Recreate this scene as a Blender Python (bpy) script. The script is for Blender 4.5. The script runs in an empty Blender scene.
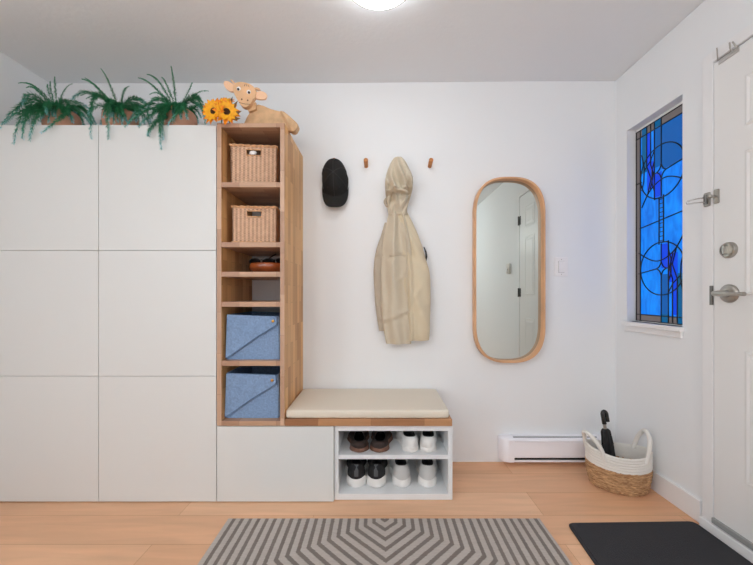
import bpy, bmesh, math, random
from mathutils import Vector, Matrix
C = bpy.context.scene.collection
PI = math.pi
sin, cos = math.sin, math.cos
rnd = random.Random(7)

# ------------------------------------------------------------------ materials
def new_mat(name):
    m = bpy.data.materials.new(name); m.use_nodes = True
    nt = m.node_tree; b = nt.nodes['Principled BSDF']
    return m, nt, b

def lin(r, g, b):
    f = lambda c: ((c/255+0.055)/1.055)**2.4 if c/255 > 0.04045 else c/255/12.92
    return (f(r), f(g), f(b), 1)

def nd(nt, t, **kw):
    n = nt.nodes.new(t)
    for k, v in kw.items(): setattr(n, k, v)
    return n

def plain(name, rgb, rough=0.5, metal=0.0, var=0.0, scale=8.0, bump=0.0, bscale=60.0, spec=None, coat=0.0):
    m, nt, b = new_mat(name)
    b.inputs['Base Color'].default_value = lin(*rgb)
    b.inputs['Roughness'].default_value = rough
    b.inputs['Metallic'].default_value = metal
    if spec is not None: b.inputs['Specular IOR Level'].default_value = spec
    if coat: b.inputs['Coat Weight'].default_value = coat
    tc = nd(nt, 'ShaderNodeTexCoord')
    if var > 0:
        n = nd(nt, 'ShaderNodeTexNoise'); n.inputs['Scale'].default_value = scale; n.inputs['Detail'].default_value = 4
        nt.links.new(tc.outputs['Object'], n.inputs['Vector'])
        r = nd(nt, 'ShaderNodeValToRGB')
        lo = [max(0, c*(1-var)) for c in rgb]; hi = [min(255, c*(1+var)) for c in rgb]
        r.color_ramp.elements[0].position = .3; r.color_ramp.elements[1].position = .7
        r.color_ramp.elements[0].color = lin(*lo); r.color_ramp.elements[1].color = lin(*hi)
        nt.links.new(n.outputs['Fac'], r.inputs['Fac']); nt.links.new(r.outputs['Color'], b.inputs['Base Color'])
    if bump > 0:
        n = nd(nt, 'ShaderNodeTexNoise'); n.inputs['Scale'].default_value = bscale; n.inputs['Detail'].default_value = 3
        nt.links.new(tc.outputs['Object'], n.inputs['Vector'])
        bp = nd(nt, 'ShaderNodeBump'); bp.inputs['Strength'].default_value = bump; bp.inputs['Distance'].default_value = 0.004
        nt.links.new(n.outputs['Fac'], bp.inputs['Height']); nt.links.new(bp.outputs['Normal'], b.inputs['Normal'])
    return m

def staves(name, along, across, c1, c2, width=0.042, length=0.32, rough=0.45, offset=(0, 0)):
    """butcher block: short staves laid along one axis, each its own tone, with grain"""
    m, nt, b = new_mat(name)
    tc = nd(nt, 'ShaderNodeTexCoord'); sp = nd(nt, 'ShaderNodeSeparateXYZ'); cb = nd(nt, 'ShaderNodeCombineXYZ')
    nt.links.new(tc.outputs['Object'], sp.inputs[0])
    for i, (ax, off) in enumerate(((along, offset[0]), (across, offset[1]))):
        ad = nd(nt, 'ShaderNodeMath', operation='ADD'); ad.inputs[1].default_value = off + 5
        nt.links.new(sp.outputs[ax], ad.inputs[0]); nt.links.new(ad.outputs[0], cb.inputs[i])
    br = nd(nt, 'ShaderNodeTexBrick'); br.offset = 0.43; br.offset_frequency = 2; br.squash = 1.0
    br.inputs['Color1'].default_value = lin(*c1); br.inputs['Color2'].default_value = lin(*c2)
    br.inputs['Mortar'].default_value = lin(*[c*0.8 for c in c2])
    br.inputs['Scale'].default_value = 1.0; br.inputs['Mortar Size'].default_value = 0.0006
    br.inputs['Brick Width'].default_value = length; br.inputs['Row Height'].default_value = width
    nt.links.new(cb.outputs[0], br.inputs['Vector'])
    mp = nd(nt, 'ShaderNodeMapping'); sc = [90, 90, 90]; sc[along] = 5
    mp.inputs['Scale'].default_value = sc
    nt.links.new(tc.outputs['Object'], mp.inputs['Vector'])
    n = nd(nt, 'ShaderNodeTexNoise'); n.inputs['Scale'].default_value = 1.0; n.inputs['Detail'].default_value = 5
    nt.links.new(mp.outputs[0], n.inputs['Vector'])
    mr = nd(nt, 'ShaderNodeMapRange'); mr.inputs['To Min'].default_value = 0.78; mr.inputs['To Max'].default_value = 1.18
    nt.links.new(n.outputs['Fac'], mr.inputs['Value'])
    mx = nd(nt, 'ShaderNodeMix', data_type='RGBA', blend_type='MULTIPLY'); mx.inputs['Factor'].default_value = 1.0
    nt.links.new(br.outputs['Color'], mx.inputs[6]); nt.links.new(mr.outputs[0], mx.inputs[7])
    nt.links.new(mx.outputs[2], b.inputs['Base Color'])
    b.inputs['Roughness'].default_value = rough
    return m

def math_node(nt, op, a, b=None):
    n = nd(nt, 'ShaderNodeMath', operation=op)
    for i, v in enumerate((a, b)):
        if v is None: continue
        if isinstance(v, (int, float)): n.inputs[i].default_value = v
        else: nt.links.new(v, n.inputs[i])
    return n.outputs[0]

def emit(name, rgb, strength):
    m, nt, b = new_mat(name)
    b.inputs['Base Color'].default_value = (0.8, 0.8, 0.8, 1)
    b.inputs['Emission Color'].default_value = rgb if len(rgb) == 4 else lin(*rgb)
    b.inputs['Emission Strength'].default_value = strength
    return m

M = {}
M['wall'] = plain('wall_paint', (230, 233, 235), 0.7, bump=0.04, bscale=180)
M['ceiling'] = plain('ceiling_paint', (230, 234, 237), 0.9, bump=0.25, bscale=45)
M['trim'] = plain('trim_paint', (232, 233, 234), 0.4)
M['door'] = plain('door_paint', (228, 229, 228), 0.35)
M['cabinet'] = plain('cabinet_lacquer', (215, 218, 217), 0.4)
M['cubby'] = plain('white_lacquer', (226, 229, 231), 0.45)
M['plastic'] = plain('white_plastic', (235, 235, 236), 0.35)
M['heater'] = plain('heater_enamel', (240, 240, 246), 0.35)
M['dark'] = plain('dark_gap', (25, 25, 30), 0.6)
M['nickel'] = plain('satin_nickel', (176, 172, 165), 0.3, metal=1.0)
M['darkmetal'] = plain('dark_steel', (120, 118, 115), 0.4, metal=1.0)  # darker steel tone for strike plate, hinges and pivot
M['chrome'] = plain('chrome', (225, 225, 225), 0.12, metal=1.0)
M['brass'] = plain('brass', (200, 150, 70), 0.35, metal=1.0)
M['mirror'] = plain('mirror_silver', (196, 201, 196), 0.01, metal=1.0)
M['mirrorwood'] = plain('bent_ash_wood', (210, 163, 122), 0.42, var=0.07, scale=5)
M['peg'] = plain('oak_peg', (190, 126, 70), 0.5, var=0.1, scale=30)
W1, W2 = (222, 176, 122), (176, 120, 70)
M['wood_side'] = staves('butcher_block_upright', 2, 1, (228, 180, 122), (184, 132, 82), width=0.05, length=0.22)
M['wood_shelf'] = staves('butcher_block_shelf', 0, 1, (202, 166, 136), (168, 130, 106), length=0.19)
M['wood_bench'] = staves('butcher_block_bench', 0, 1, (192, 144, 102), (146, 98, 64), length=0.27)
M['wood_cool_lit'] = staves('butcher_block_cool_lit', 2, 0, (204, 170, 144), (172, 136, 112), length=0.21, width=.2)  # same wood, with cool daylight on its front edges put into the colour
M['rubber'] = plain('rubber_mat', (58, 58, 61), 0.95, bump=0.6, bscale=320, spec=0.2)
M['matedge'] = plain('mat_edging', (42, 42, 45), 0.9)
M['cushion'] = plain('cream_leatherette', (222, 213, 197), 0.5, bump=0.05, bscale=25)
M['jacket'] = plain('beige_cotton', (200, 189, 168), 0.85, var=0.0, scale=40, bump=0.12, bscale=50)
M['jacket2'] = plain('sand_cotton', (207, 194, 167), 0.85, var=0.0, scale=40, bump=0.12, bscale=50)
M['jacket3'] = plain('beige_cotton_shaded', (180, 168, 150), 0.85, var=0.0, scale=60, bump=0.15, bscale=60)  # darker beige: shade on the rear sleeve put into the cloth colour
M['cap'] = plain('black_twill', (38, 38, 38), 0.9, bump=0.2, bscale=350, spec=0.25)
M['capbutton'] = plain('black_button', (46, 46, 46), 0.8)
M['felt'] = plain('blue_felt', (128, 154, 188), 0.95, var=0.07, scale=110, bump=0.15, bscale=200, spec=0.1)
M['feltdark'] = plain('blue_felt_edge', (92, 118, 152), 0.95, spec=0.1)
M['terracotta'] = plain('terracotta', (196, 148, 124), 0.85, var=0.06, scale=14)
M['soil'] = plain('potting_soil', (50, 38, 30), 1.0, bump=0.8, bscale=60)
M['bowl'] = plain('reddish_wood', (150, 76, 38), 0.25, var=0.15, scale=12, coat=0.4)
M['black'] = plain('black_plastic', (18, 18, 20), 0.25)
M['blackcloth'] = plain('black_nylon', (26, 26, 28), 0.7)
M['lens'] = plain('dark_lens', (14, 16, 20), 0.05)
M['cowwood'] = plain('pine_plank', (222, 180, 138), 0.55, var=0.06, scale=10)
M['cowbody'] = plain('weathered_pine', (202, 166, 126), 0.65, var=0.08, scale=26)
M['cowear'] = plain('pale_pine', (236, 196, 160), 0.55)
M['cowdark'] = plain('burnt_wood', (96, 58, 34), 0.7)
M['white'] = plain('white_paint', (240, 240, 240), 0.4)
M['petal'] = plain('orange_petal', (240, 140, 4), 0.6, var=0.10, scale=60)
M['petal2'] = plain('yellow_petal', (250, 172, 14), 0.6, var=0.08, scale=60)
M['disc'] = plain('sunflower_seed', (66, 38, 14), 0.9, bump=1.0, bscale=500)
M['stem'] = plain('green_stem', (70, 96, 40), 0.7)
M['dryleaf'] = plain('brown_leaf', (112, 84, 50), 0.8)
M['whiterope'] = plain('white_cotton_rope', (226, 224, 218), 0.95, bump=0.5, bscale=220, spec=0.15)
M['jute'] = None
M['shoewhite'] = plain('white_leather', (226, 226, 224), 0.5, bump=0.05)
M['shoegrey'] = plain('pale_grey_mesh', (196, 197, 196), 0.8, bump=0.3, bscale=300)
M['shoesole'] = plain('white_foam_sole', (230, 229, 226), 0.6)
M['shoeblack'] = plain('black_knit', (26, 26, 28), 0.85, bump=0.3, bscale=300)
M['shoebrown'] = plain('dark_brown_suede', (52, 40, 36), 0.85)
M['solebrown'] = plain('brown_sole', (116, 82, 66), 0.6)
M['shoelining'] = plain('shoe_lining', (40, 40, 42), 0.95)
M['silver'] = plain('reflective_tab', (70, 72, 76), 0.5)
M['clothblue'] = plain('slate_cloth', (128, 146, 158), 0.9, bump=0.3, bscale=70)
M['thermo'] = plain('thermostat_plastic', (222, 220, 214), 0.4)

def wicker_mat():
    m, nt, b = new_mat('woven_wicker')
    tc = nd(nt, 'ShaderNodeTexCoord'); sp = nd(nt, 'ShaderNodeSeparateXYZ')
    nt.links.new(tc.outputs['Object'], sp.inputs[0])
    ax = math_node(nt, 'ADD', sp.outputs[0], sp.outputs[1])
    col = math_node(nt, 'SINE', math_node(nt, 'MULTIPLY', ax, 2*PI/0.021))
    cell = math_node(nt, 'FLOOR', math_node(nt, 'DIVIDE', ax, 0.0105))
    ph = math_node(nt, 'MULTIPLY', cell, PI)
    row = math_node(nt, 'SINE', math_node(nt, 'ADD', math_node(nt, 'MULTIPLY', sp.outputs[2], 2*PI/0.0125), ph))
    h = math_node(nt, 'ADD', math_node(nt, 'MULTIPLY', col, 0.5), math_node(nt, 'MULTIPLY', row, 0.5))
    mr = nd(nt, 'ShaderNodeMapRange'); mr.inputs['From Min'].default_value = -1; mr.inputs['From Max'].default_value = 1
    nt.links.new(h, mr.inputs['Value'])
    n = nd(nt, 'ShaderNodeTexNoise'); n.inputs['Scale'].default_value = 55; nt.links.new(tc.outputs['Object'], n.inputs['Vector'])
    f = math_node(nt, 'ADD', math_node(nt, 'MULTIPLY', mr.outputs[0], 0.65), math_node(nt, 'MULTIPLY', n.outputs['Fac'], 0.4))
    r = nd(nt, 'ShaderNodeValToRGB')
    r.color_ramp.elements[0].color = lin(140, 104, 82); r.color_ramp.elements[0].position = 0.1
    r.color_ramp.elements[1].color = lin(224, 186, 154); r.color_ramp.elements[1].position = 0.75
    nt.links.new(f, r.inputs['Fac']); nt.links.new(r.outputs['Color'], b.inputs['Base Color'])
    bp = nd(nt, 'ShaderNodeBump'); bp.inputs['Strength'].default_value = 0.7; bp.inputs['Distance'].default_value = 0.004
    nt.links.new(mr.outputs[0], bp.inputs['Height']); nt.links.new(bp.outputs['Normal'], b.inputs['Normal'])
    b.inputs['Roughness'].default_value = 0.65
    return m
M['wicker'] = wicker_mat()
M['wickerrim'] = plain('wicker_braid', (206, 160, 118), 0.65, var=0.16, scale=90)

def jute_mat():
    m, nt, b = new_mat('jute_straw')
    tc = nd(nt, 'ShaderNodeTexCoord'); mp = nd(nt, 'ShaderNodeMapping'); mp.inputs['Scale'].default_value = (34, 34, 150)
    nt.links.new(tc.outputs['Object'], mp.inputs['Vector'])
    n = nd(nt, 'ShaderNodeTexNoise'); n.inputs['Scale'].default_value = 1; n.inputs['Detail'].default_value = 5; n.inputs['Distortion'].default_value = 0.8
    nt.links.new(mp.outputs[0], n.inputs['Vector'])
    r = nd(nt, 'ShaderNodeValToRGB'); r.color_ramp.elements[0].position = .28; r.color_ramp.elements[1].position = .74
    r.color_ramp.elements[0].color = lin(128, 88, 56); r.color_ramp.elements[1].color = lin(222, 182, 136)
    nt.links.new(n.outputs['Fac'], r.inputs['Fac']); nt.links.new(r.outputs['Color'], b.inputs['Base Color'])
    bp = nd(nt, 'ShaderNodeBump'); bp.inputs['Strength'].default_value = 0.8; bp.inputs['Distance'].default_value = 0.004
    nt.links.new(n.outputs['Fac'], bp.inputs['Height']); nt.links.new(bp.outputs['Normal'], b.inputs['Normal'])
    b.inputs['Roughness'].default_value = 0.95
    return m
M['jute'] = jute_mat()

def floor_mat():
    m, nt, b = new_mat('oak_planks')
    tc = nd(nt, 'ShaderNodeTexCoord')
    mp = nd(nt, 'ShaderNodeMapping'); mp.inputs['Location'].default_value = (5.31, 4*0.188*4+0.573, 0)
    nt.links.new(tc.outputs['Object'], mp.inputs['Vector'])
    br = nd(nt, 'ShaderNodeTexBrick'); br.offset = 0.37; br.offset_frequency = 2
    br.inputs['Color1'].default_value = lin(232, 187, 150); br.inputs['Color2'].default_value = lin(220, 169, 130)
    br.inputs['Mortar'].default_value = lin(180, 130, 88)
    br.inputs['Scale'].default_value = 1; br.inputs['Mortar Size'].default_value = 0.0009
    br.inputs['Brick Width'].default_value = 1.75; br.inputs['Row Height'].default_value = 0.188
    nt.links.new(mp.outputs[0], br.inputs['Vector'])
    m2 = nd(nt, 'ShaderNodeMapping'); m2.inputs['Scale'].default_value = (1.6, 16, 1)
    nt.links.new(tc.outputs['Object'], m2.inputs['Vector'])
    n = nd(nt, 'ShaderNodeTexNoise'); n.inputs['Scale'].default_value = 1.3; n.inputs['Detail'].default_value = 6; n.inputs['Distortion'].default_value = 0.6
    nt.links.new(m2.outputs[0], n.inputs['Vector'])
    mr = nd(nt, 'ShaderNodeMapRange'); mr.inputs['From Min'].default_value = .25; mr.inputs['From Max'].default_value = .75
    mr.inputs['To Min'].default_value = 0.86; mr.inputs['To Max'].default_value = 1.08
    nt.links.new(n.outputs['Fac'], mr.inputs['Value'])
    mx = nd(nt, 'ShaderNodeMix', data_type='RGBA', blend_type='MULTIPLY'); mx.inputs['Factor'].default_value = 1
    nt.links.new(br.outputs['Color'], mx.inputs[6]); nt.links.new(mr.outputs[0], mx.inputs[7])
    # a few dark knots
    m3 = nd(nt, 'ShaderNodeMapping'); m3.inputs['Scale'].default_value = (2.1, 5.2, 1)
    nt.links.new(tc.outputs['Object'], m3.inputs['Vector'])
    v = nd(nt, 'ShaderNodeTexVoronoi'); v.inputs['Scale'].default_value = 0.9
    nt.links.new(m3.outputs[0], v.inputs['Vector'])
    r = nd(nt, 'ShaderNodeValToRGB'); r.color_ramp.elements[0].position = .02; r.color_ramp.elements[1].position = .07
    r.color_ramp.elements[0].color = (0.35, 0.27, 0.2, 1); r.color_ramp.elements[1].color = (1, 1, 1, 1)
    nt.links.new(v.outputs['Distance'], r.inputs['Fac'])
    mk = nd(nt, 'ShaderNodeMix', data_type='RGBA', blend_type='MULTIPLY'); mk.inputs['Factor'].default_value = 0.8
    nt.links.new(mx.outputs[2], mk.inputs[6]); nt.links.new(r.outputs['Color'], mk.inputs[7])
    nt.links.new(mk.outputs[2], b.inputs['Base Color'])
    b.inputs['Roughness'].default_value = 0.42
    return m
M['floor'] = floor_mat()

RUG = (-0.707, 0.754, -0.551, -2.45)     # x0, x1, far edge, near edge
def rug_mat():
    m, nt, b = new_mat('woven_rug')
    tc = nd(nt, 'ShaderNodeTexCoord'); sp = nd(nt, 'ShaderNodeSeparateXYZ')
    nt.links.new(tc.outputs['Object'], sp.inputs[0])
    # object origin = centre of the rug; mirrored halves
    L = RUG[2]-RUG[3]
    ax = math_node(nt, 'ABSOLUTE', math_node(nt, 'SUBTRACT', sp.outputs[0], 0.004))
    d = math_node(nt, 'SUBTRACT', L/2, math_node(nt, 'ABSOLUTE', sp.outputs[1]))
    vee = math_node(nt, 'DIVIDE', math_node(nt, 'ADD', d, math_node(nt, 'MULTIPLY', ax, 0.95)), 1.524)
    inner = math_node(nt, 'GREATER_THAN', d, math_node(nt, 'MULTIPLY', ax, 0.574))
    mixv = nd(nt, 'ShaderNodeMix', data_type='FLOAT')
    nt.links.new(inner, mixv.inputs[0]); nt.links.new(ax, mixv.inputs[2]); nt.links.new(vee, mixv.inputs[3])
    u = math_node(nt, 'ADD', math_node(nt, 'DIVIDE', mixv.outputs[0], 0.0385), 0.0)
    fr = math_node(nt, 'FRACT', u)
    # dark stripe centred at 0.27 of each period
    dist = math_node(nt, 'ABSOLUTE', math_node(nt, 'SUBTRACT', fr, 0.30))
    mp = nd(nt, 'ShaderNodeMapping'); mp.inputs['Scale'].default_value = (60, 420, 60)
    nt.links.new(tc.outputs['Object'], mp.inputs['Vector'])
    n = nd(nt, 'ShaderNodeTexNoise'); n.inputs['Scale'].default_value = 1.0; n.inputs['Detail'].default_value = 3
    nt.links.new(mp.outputs[0], n.inputs['Vector'])
    jd = math_node(nt, 'ADD', dist, math_node(nt, 'MULTIPLY', math_node(nt, 'SUBTRACT', n.outputs['Fac'], 0.5), 0.16))
    st = nd(nt, 'ShaderNodeMapRange'); st.inputs['From Min'].default_value = 0.17; st.inputs['From Max'].default_value = 0.24
    nt.links.new(jd, st.inputs['Value'])
    mx = nd(nt, 'ShaderNodeMix', data_type='RGBA')
    mx.inputs[6].default_value = lin(126, 118, 112); mx.inputs[7].default_value = lin(182, 174, 167)
    nt.links.new(st.outputs[0], mx.inputs[0])
    mr = nd(nt, 'ShaderNodeMapRange'); mr.inputs['To Min'].default_value = 0.8; mr.inputs['To Max'].default_value = 1.2
    nt.links.new(n.outputs['Fac'], mr.inputs['Value'])
    ml = nd(nt, 'ShaderNodeMix', data_type='RGBA', blend_type='MULTIPLY'); ml.inputs['Factor'].default_value = 1
    nt.links.new(mx.outputs[2], ml.inputs[6]); nt.links.new(mr.outputs[0], ml.inputs[7])
    nt.links.new(ml.outputs[2], b.inputs['Base Color'])
    b.inputs['Roughness'].default_value = 0.95; b.inputs['Specular IOR Level'].default_value = 0.1
    bp = nd(nt, 'ShaderNodeBump'); bp.inputs['Strength'].default_value = 0.5; bp.inputs['Distance'].default_value = 0.003
    nt.links.new(st.outputs[0], bp.inputs['Height']); nt.links.new(bp.outputs['Normal'], b.inputs['Normal'])
    return m
M['rug'] = rug_mat()

def fern_mat():
    m, nt, b = new_mat('fern_needles')
    at = nd(nt, 'ShaderNodeVertexColor', layer_name='along')
    r = nd(nt, 'ShaderNodeValToRGB')
    e = r.color_ramp.elements
    e[0].position = 0.0; e[0].color = lin(42, 118, 74)
    e[1].position = 1.0; e[1].color = lin(176, 222, 236)
    k = e.new(0.45); k.color = lin(60, 144, 102)
    k = e.new(0.66); k.color = lin(108, 180, 174)
    nt.links.new(at.outputs['Color'], r.inputs['Fac'])
    nt.links.new(r.outputs['Color'], b.inputs['Base Color'])
    b.inputs['Roughness'].default_value = 0.6
    return m
M['fern'] = fern_mat()

def fern_up_mat():
    m = M['fern'].copy(); m.name = 'fern_needles_green'
    r = [n for n in m.node_tree.nodes if n.type == 'VALTORGB'][0]
    r.color_ramp.elements[-1].color = lin(92, 158, 128)
    r.color_ramp.elements[-2].color = lin(68, 144, 106)
    return m
M['fernup'] = fern_up_mat()

# ------------------------------------------------------------------ mesh helpers
ZUP = 0.006     # heights below were measured from 6 mm above the floor unless set to 0
BASE = {}       # object name -> world offset of the frame its mesh is written in

def tag(o, label=None, cat=None, group=None, kind=None):
    if label: o['label'] = label
    if cat: o['category'] = cat
    if group: o['group'] = group
    if kind: o['kind'] = kind
    return o

def thing(name, loc, label, cat, group=None, rz=0.0):
    loc = (loc[0], loc[1], loc[2]+ZUP)
    o = bpy.data.objects.new(name, None); C.objects.link(o)
    o.location = loc; o.rotation_euler.z = rz; o.empty_display_size = 0.05
    BASE[o.name] = Vector(loc) if rz == 0 else Vector((0, 0, 0))
    return tag(o, label, cat, group)

def obj(name, bm, mats, parent=None, smooth=False, label=None, local=False):
    """one mesh object; verts are given in world metres (or in the parent's frame when local)"""
    if not isinstance(mats, (list, tuple)): mats = [mats]
    if not local: bmesh.ops.translate(bm, verts=bm.verts, vec=(0, 0, ZUP))
    me = bpy.data.meshes.new(name)
    o = bpy.data.objects.new(name, me); C.objects.link(o)
    if parent is not None:
        off = Vector((0, 0, 0)) if local else BASE[parent.name]
        BASE[o.name] = BASE[parent.name]
        o.parent = parent
    else:
        xs = [v.co for v in bm.verts]
        mn = Vector((min(v.x for v in xs), min(v.y for v in xs), min(v.z for v in xs)))
        mx = Vector((max(v.x for v in xs), max(v.y for v in xs), max(v.z for v in xs)))
        off = Vector(((mn.x+mx.x)/2, (mn.y+mx.y)/2, mn.z))
        o.location = off; BASE[o.name] = off
    bmesh.ops.translate(bm, verts=bm.verts, vec=-off)
    bmesh.ops.recalc_face_normals(bm, faces=bm.faces)
    bm.to_mesh(me); bm.free()
    for m in mats: me.materials.append(m)
    if smooth:
        for p in me.polygons: p.use_smooth = True
        me.set_sharp_from_angle(angle=math.radians(45))
    if label: o['label'] = label
    return o

def level(z):
    global ZUP
    ZUP = z

def struct(name, bm, mats, parent=None, smooth=False):
    o = obj(name, bm, mats, parent, smooth)
    if parent is None: o['kind'] = 'structure'
    return o

def nb(): return bmesh.new()

def box(bm, x0, x1, y0, y1, z0, z1, bev=0.0, mi=0, seg=2):
    r = bmesh.ops.create_cube(bm, size=1)
    vs = r['verts']
    for v in vs:
        v.co = Vector((x0+(v.co.x+.5)*(x1-x0), y0+(v.co.y+.5)*(y1-y0), z0+(v.co.z+.5)*(z1-z0)))
    fs = list({f for v in vs for f in v.link_faces})
    for f in fs: f.material_index = mi
    if bev > 0:
        es = list({e for v in vs for e in v.link_edges})
        bmesh.ops.bevel(bm, geom=es, offset=bev, segments=seg, affect='EDGES', profile=0.5)
    return bm

def bx(*a, **k): return box(nb(), *a, **k)

def loft(bm, rings, closed=True, cap0=True, cap1=True, mi=0):
    """rings: list of lists of points, all the same length"""
    R = [[bm.verts.new(p) for p in r] for r in rings]
    n = len(rings[0])
    for i in range(len(R)-1):
        for j in range(n if closed else n-1):
            k = (j+1) % n
            f = bm.faces.new((R[i][j], R[i][k], R[i+1][k], R[i+1][j])); f.material_index = mi
    if closed and cap0: bm.faces.new(list(reversed(R[0]))).material_index = mi
    if closed and cap1: bm.faces.new(R[-1]).material_index = mi
    return R

def frame_at(t):
    t = t.normalized()
    up = Vector((0, 0, 1)) if abs(t.z) < 0.95 else Vector((0, 1, 0))
    a = t.cross(up).normalized(); b = a.cross(t).normalized()
    return a, b

def tube(bm, pts, r, n=8, caps=True, mi=0):
    pts = [Vector(p) for p in pts]
    rr = r if isinstance(r, (list, tuple)) else [r]*len(pts)
    rings = []; pa = None
    for i, p in enumerate(pts):
        t = (pts[min(i+1, len(pts)-1)]-pts[max(i-1, 0)])
        if t.length < 1e-9: t = Vector((0, 0, 1))
        if pa is None: a, b = frame_at(t)
        else:
            tn = t.normalized(); a = (pa-tn*pa.dot(tn))
            a = a.normalized() if a.length > 1e-6 else frame_at(t)[0]
            b = a.cross(tn).normalized()
        pa = a
        rings.append([p+(a*cos(2*PI*k/n)+b*sin(2*PI*k/n))*rr[i] for k in range(n)])
    loft(bm, rings, cap0=caps, cap1=caps, mi=mi)
    return bm

def lathe(bm, prof, c=(0, 0, 0), n=32, axis='z', cap0=True, cap1=True, mi=0, tilt=None):
    rings = []
    for r, h in prof:
        ring = []
        for k in range(n):
            a = 2*PI*k/n
            if axis == 'z': p = Vector((r*cos(a), r*sin(a), h))
            elif axis == 'y': p = Vector((r*cos(a), h, r*sin(a)))
            else: p = Vector((h, r*cos(a), r*sin(a)))
            if tilt is not None: p = tilt @ p
            ring.append(p+Vector(c))
        rings.append(ring)
    loft(bm, rings, cap0=cap0, cap1=cap1, mi=mi)
    return bm

def prism(bm, poly, y0, y1, bev=0.0, mi=0):
    """polygon in x,z pushed through y0..y1"""
    a = [bm.verts.new((x, y0, z)) for x, z in poly]
    b = [bm.verts.new((x, y1, z)) for x, z in poly]
    n = len(poly); fs = []
    fs.append(bm.faces.new(a)); fs.append(bm.faces.new(list(reversed(b))))
    for i in range(n):
        fs.append(bm.faces.new((a[i], b[i], b[(i+1) % n], a[(i+1) % n])))
    for f in fs: f.material_index = mi
    if bev > 0:
        es = [e for e in fs[0].edges]
        bmesh.ops.bevel(bm, geom=es, offset=bev, segments=2, affect='EDGES', profile=0.5)
    return bm

def spline(pts, m=6):
    """Catmull-Rom through tuples of any length"""
    out = []; n = len(pts)
    for i in range(n-1):
        p0, p1, p2, p3 = pts[max(i-1, 0)], pts[i], pts[i+1], pts[min(i+2, n-1)]
        for k in range(m):
            t = k/m
            out.append(tuple(0.5*((2*b)+(c-a)*t+(2*a-5*b+4*c-d)*t*t+(-a+3*b-3*c+d)*t**3) for a, b, c, d in zip(p0, p1, p2, p3)))
    out.append(tuple(pts[-1]))
    return out

def closed_spline(pts, m=6):
    n = len(pts); out = []
    for i in range(n):
        p0, p1, p2, p3 = pts[i-1], pts[i], pts[(i+1) % n], pts[(i+2) % n]
        for k in range(m):
            t = k/m
            out.append(tuple(0.5*((2*b)+(c-a)*t+(2*a-5*b+4*c-d)*t*t+(-a+3*b-3*c+d)*t**3) for a, b, c, d in zip(p0, p1, p2, p3)))
    return out

def copy_tree(o, parent=None):
    c = o.copy(); C.objects.link(c)
    BASE[c.name] = BASE[o.name]
    if parent is not None: c.parent = parent
    for ch in list(o.children): copy_tree(ch, c)
    return c
REAR_FILL, SIDE_FILL, LAMP, GLOBE_FILL, GLASS, EXPO = 0.3, 2.8, 7.0, 13.0, 0.68, 0.76

# ------------------------------------------------------------------ room shell
level(0)
XL, XR, YR, ZC = -2.082, 1.496, -4.4, 2.395
struct('floor', bx(XL-.12, XR+.2, YR-.12, 0.12, -.06, 0), M['floor'])
bm = nb()                                 # the ceiling rises a little towards the door wall
loft(bm, [[(x, YR-.12, z), (x, .12, z), (x, .12, 2.5), (x, YR-.12, 2.5)] for x, z in ((XL-.12, 2.396), (-.35, 2.396), (.4, 2.4035), (XR+.2, 2.4145))])
struct('ceiling', bm, M['ceiling'])
ZC = 2.41
struct('wall_back', bx(XL-.12, XR+.2, 0, .12, 0, ZC), M['wall'])
LY0, LY1, LZ0, LZ1 = -3.7, -2.4, .85, 2.1
bm = nb()
box(bm, XL-.12, XL, LY1, 0, 0, ZC); box(bm, XL-.12, XL, YR, LY0, 0, ZC)
box(bm, XL-.12, XL, LY0, LY1, 0, LZ0); box(bm, XL-.12, XL, LY0, LY1, LZ1, ZC)
struct('wall_left', bm, M['wall'])
bm = nb()
for a, b_, c, d in ((LY0, LY0+.05, LZ0, LZ1), (LY1-.05, LY1, LZ0, LZ1), (LY0, LY1, LZ0, LZ0+.05), (LY0, LY1, LZ1-.05, LZ1)):
    box(bm, XL-.09, XL-.03, a, b_, c, d)
w3 = struct('fill_window_left', bm, M['trim'])  # unseen window added to throw light on the right wall
obj('fill_pane', bx(XL-.08, XL-.07, LY0+.02, LY1-.02, LZ0+.02, LZ1-.02), emit('side_fill_glow', (0.86, 0.93, 1.0, 1), SIDE_FILL), w3)
# right wall, with the stained-glass window and the front door let into it
WY0, WY1, WZ0, WZ1 = -.472, -.100, .899, 2.047
DY0, DY1, DZ1 = -1.452, -.638, 2.088
bm = nb()
T = XR+.15
box(bm, XR, T, WY1, 0, 0, ZC)
box(bm, XR, T, WY0, WY1, 0, WZ0); box(bm, XR, T, WY0, WY1, WZ1, ZC)
box(bm, XR, T, DY1, WY0, 0, ZC)
box(bm, XR, T, DY0, DY1, DZ1, ZC)
box(bm, XR, T, YR, DY0, 0, ZC)
struct('wall_right', bm, M['wall'])
# wall behind the camera with an unseen wide window added for fill light
RX0, RX1, RZ0, RZ1 = -1.75, 1.1, .55, 2.2
bm = nb()
box(bm, XL, RX0, YR-.12, YR, 0, ZC); box(bm, RX1, XR, YR-.12, YR, 0, ZC)
box(bm, RX0, RX1, YR-.12, YR, 0, RZ0); box(bm, RX0, RX1, YR-.12, YR, RZ1, ZC)
struct('wall_rear', bm, M['wall'])
bm = nb()
for a, b_, c, d in ((RX0, RX0+.05, RZ0, RZ1), (RX1-.05, RX1, RZ0, RZ1), (-.35, -.30, RZ0, RZ1), (RX0, RX1, RZ0, RZ0+.05), (RX0, RX1, RZ1-.05, RZ1)):
    box(bm, a, b_, YR-.09, YR-.03, c, d)
w2 = struct('fill_window_rear', bm, M['trim'])
obj('fill_pane', bx(RX0+.02, RX1-.02, YR-.08, YR-.07, RZ0+.02, RZ1-.02), emit('rear_fill_glow', (0.86, 0.93, 1.0, 1), REAR_FILL), w2)
struct('baseboard_right', bx(XR-.014, XR, -.576, -.0, 0, .105, .003), M['trim'])
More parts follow.
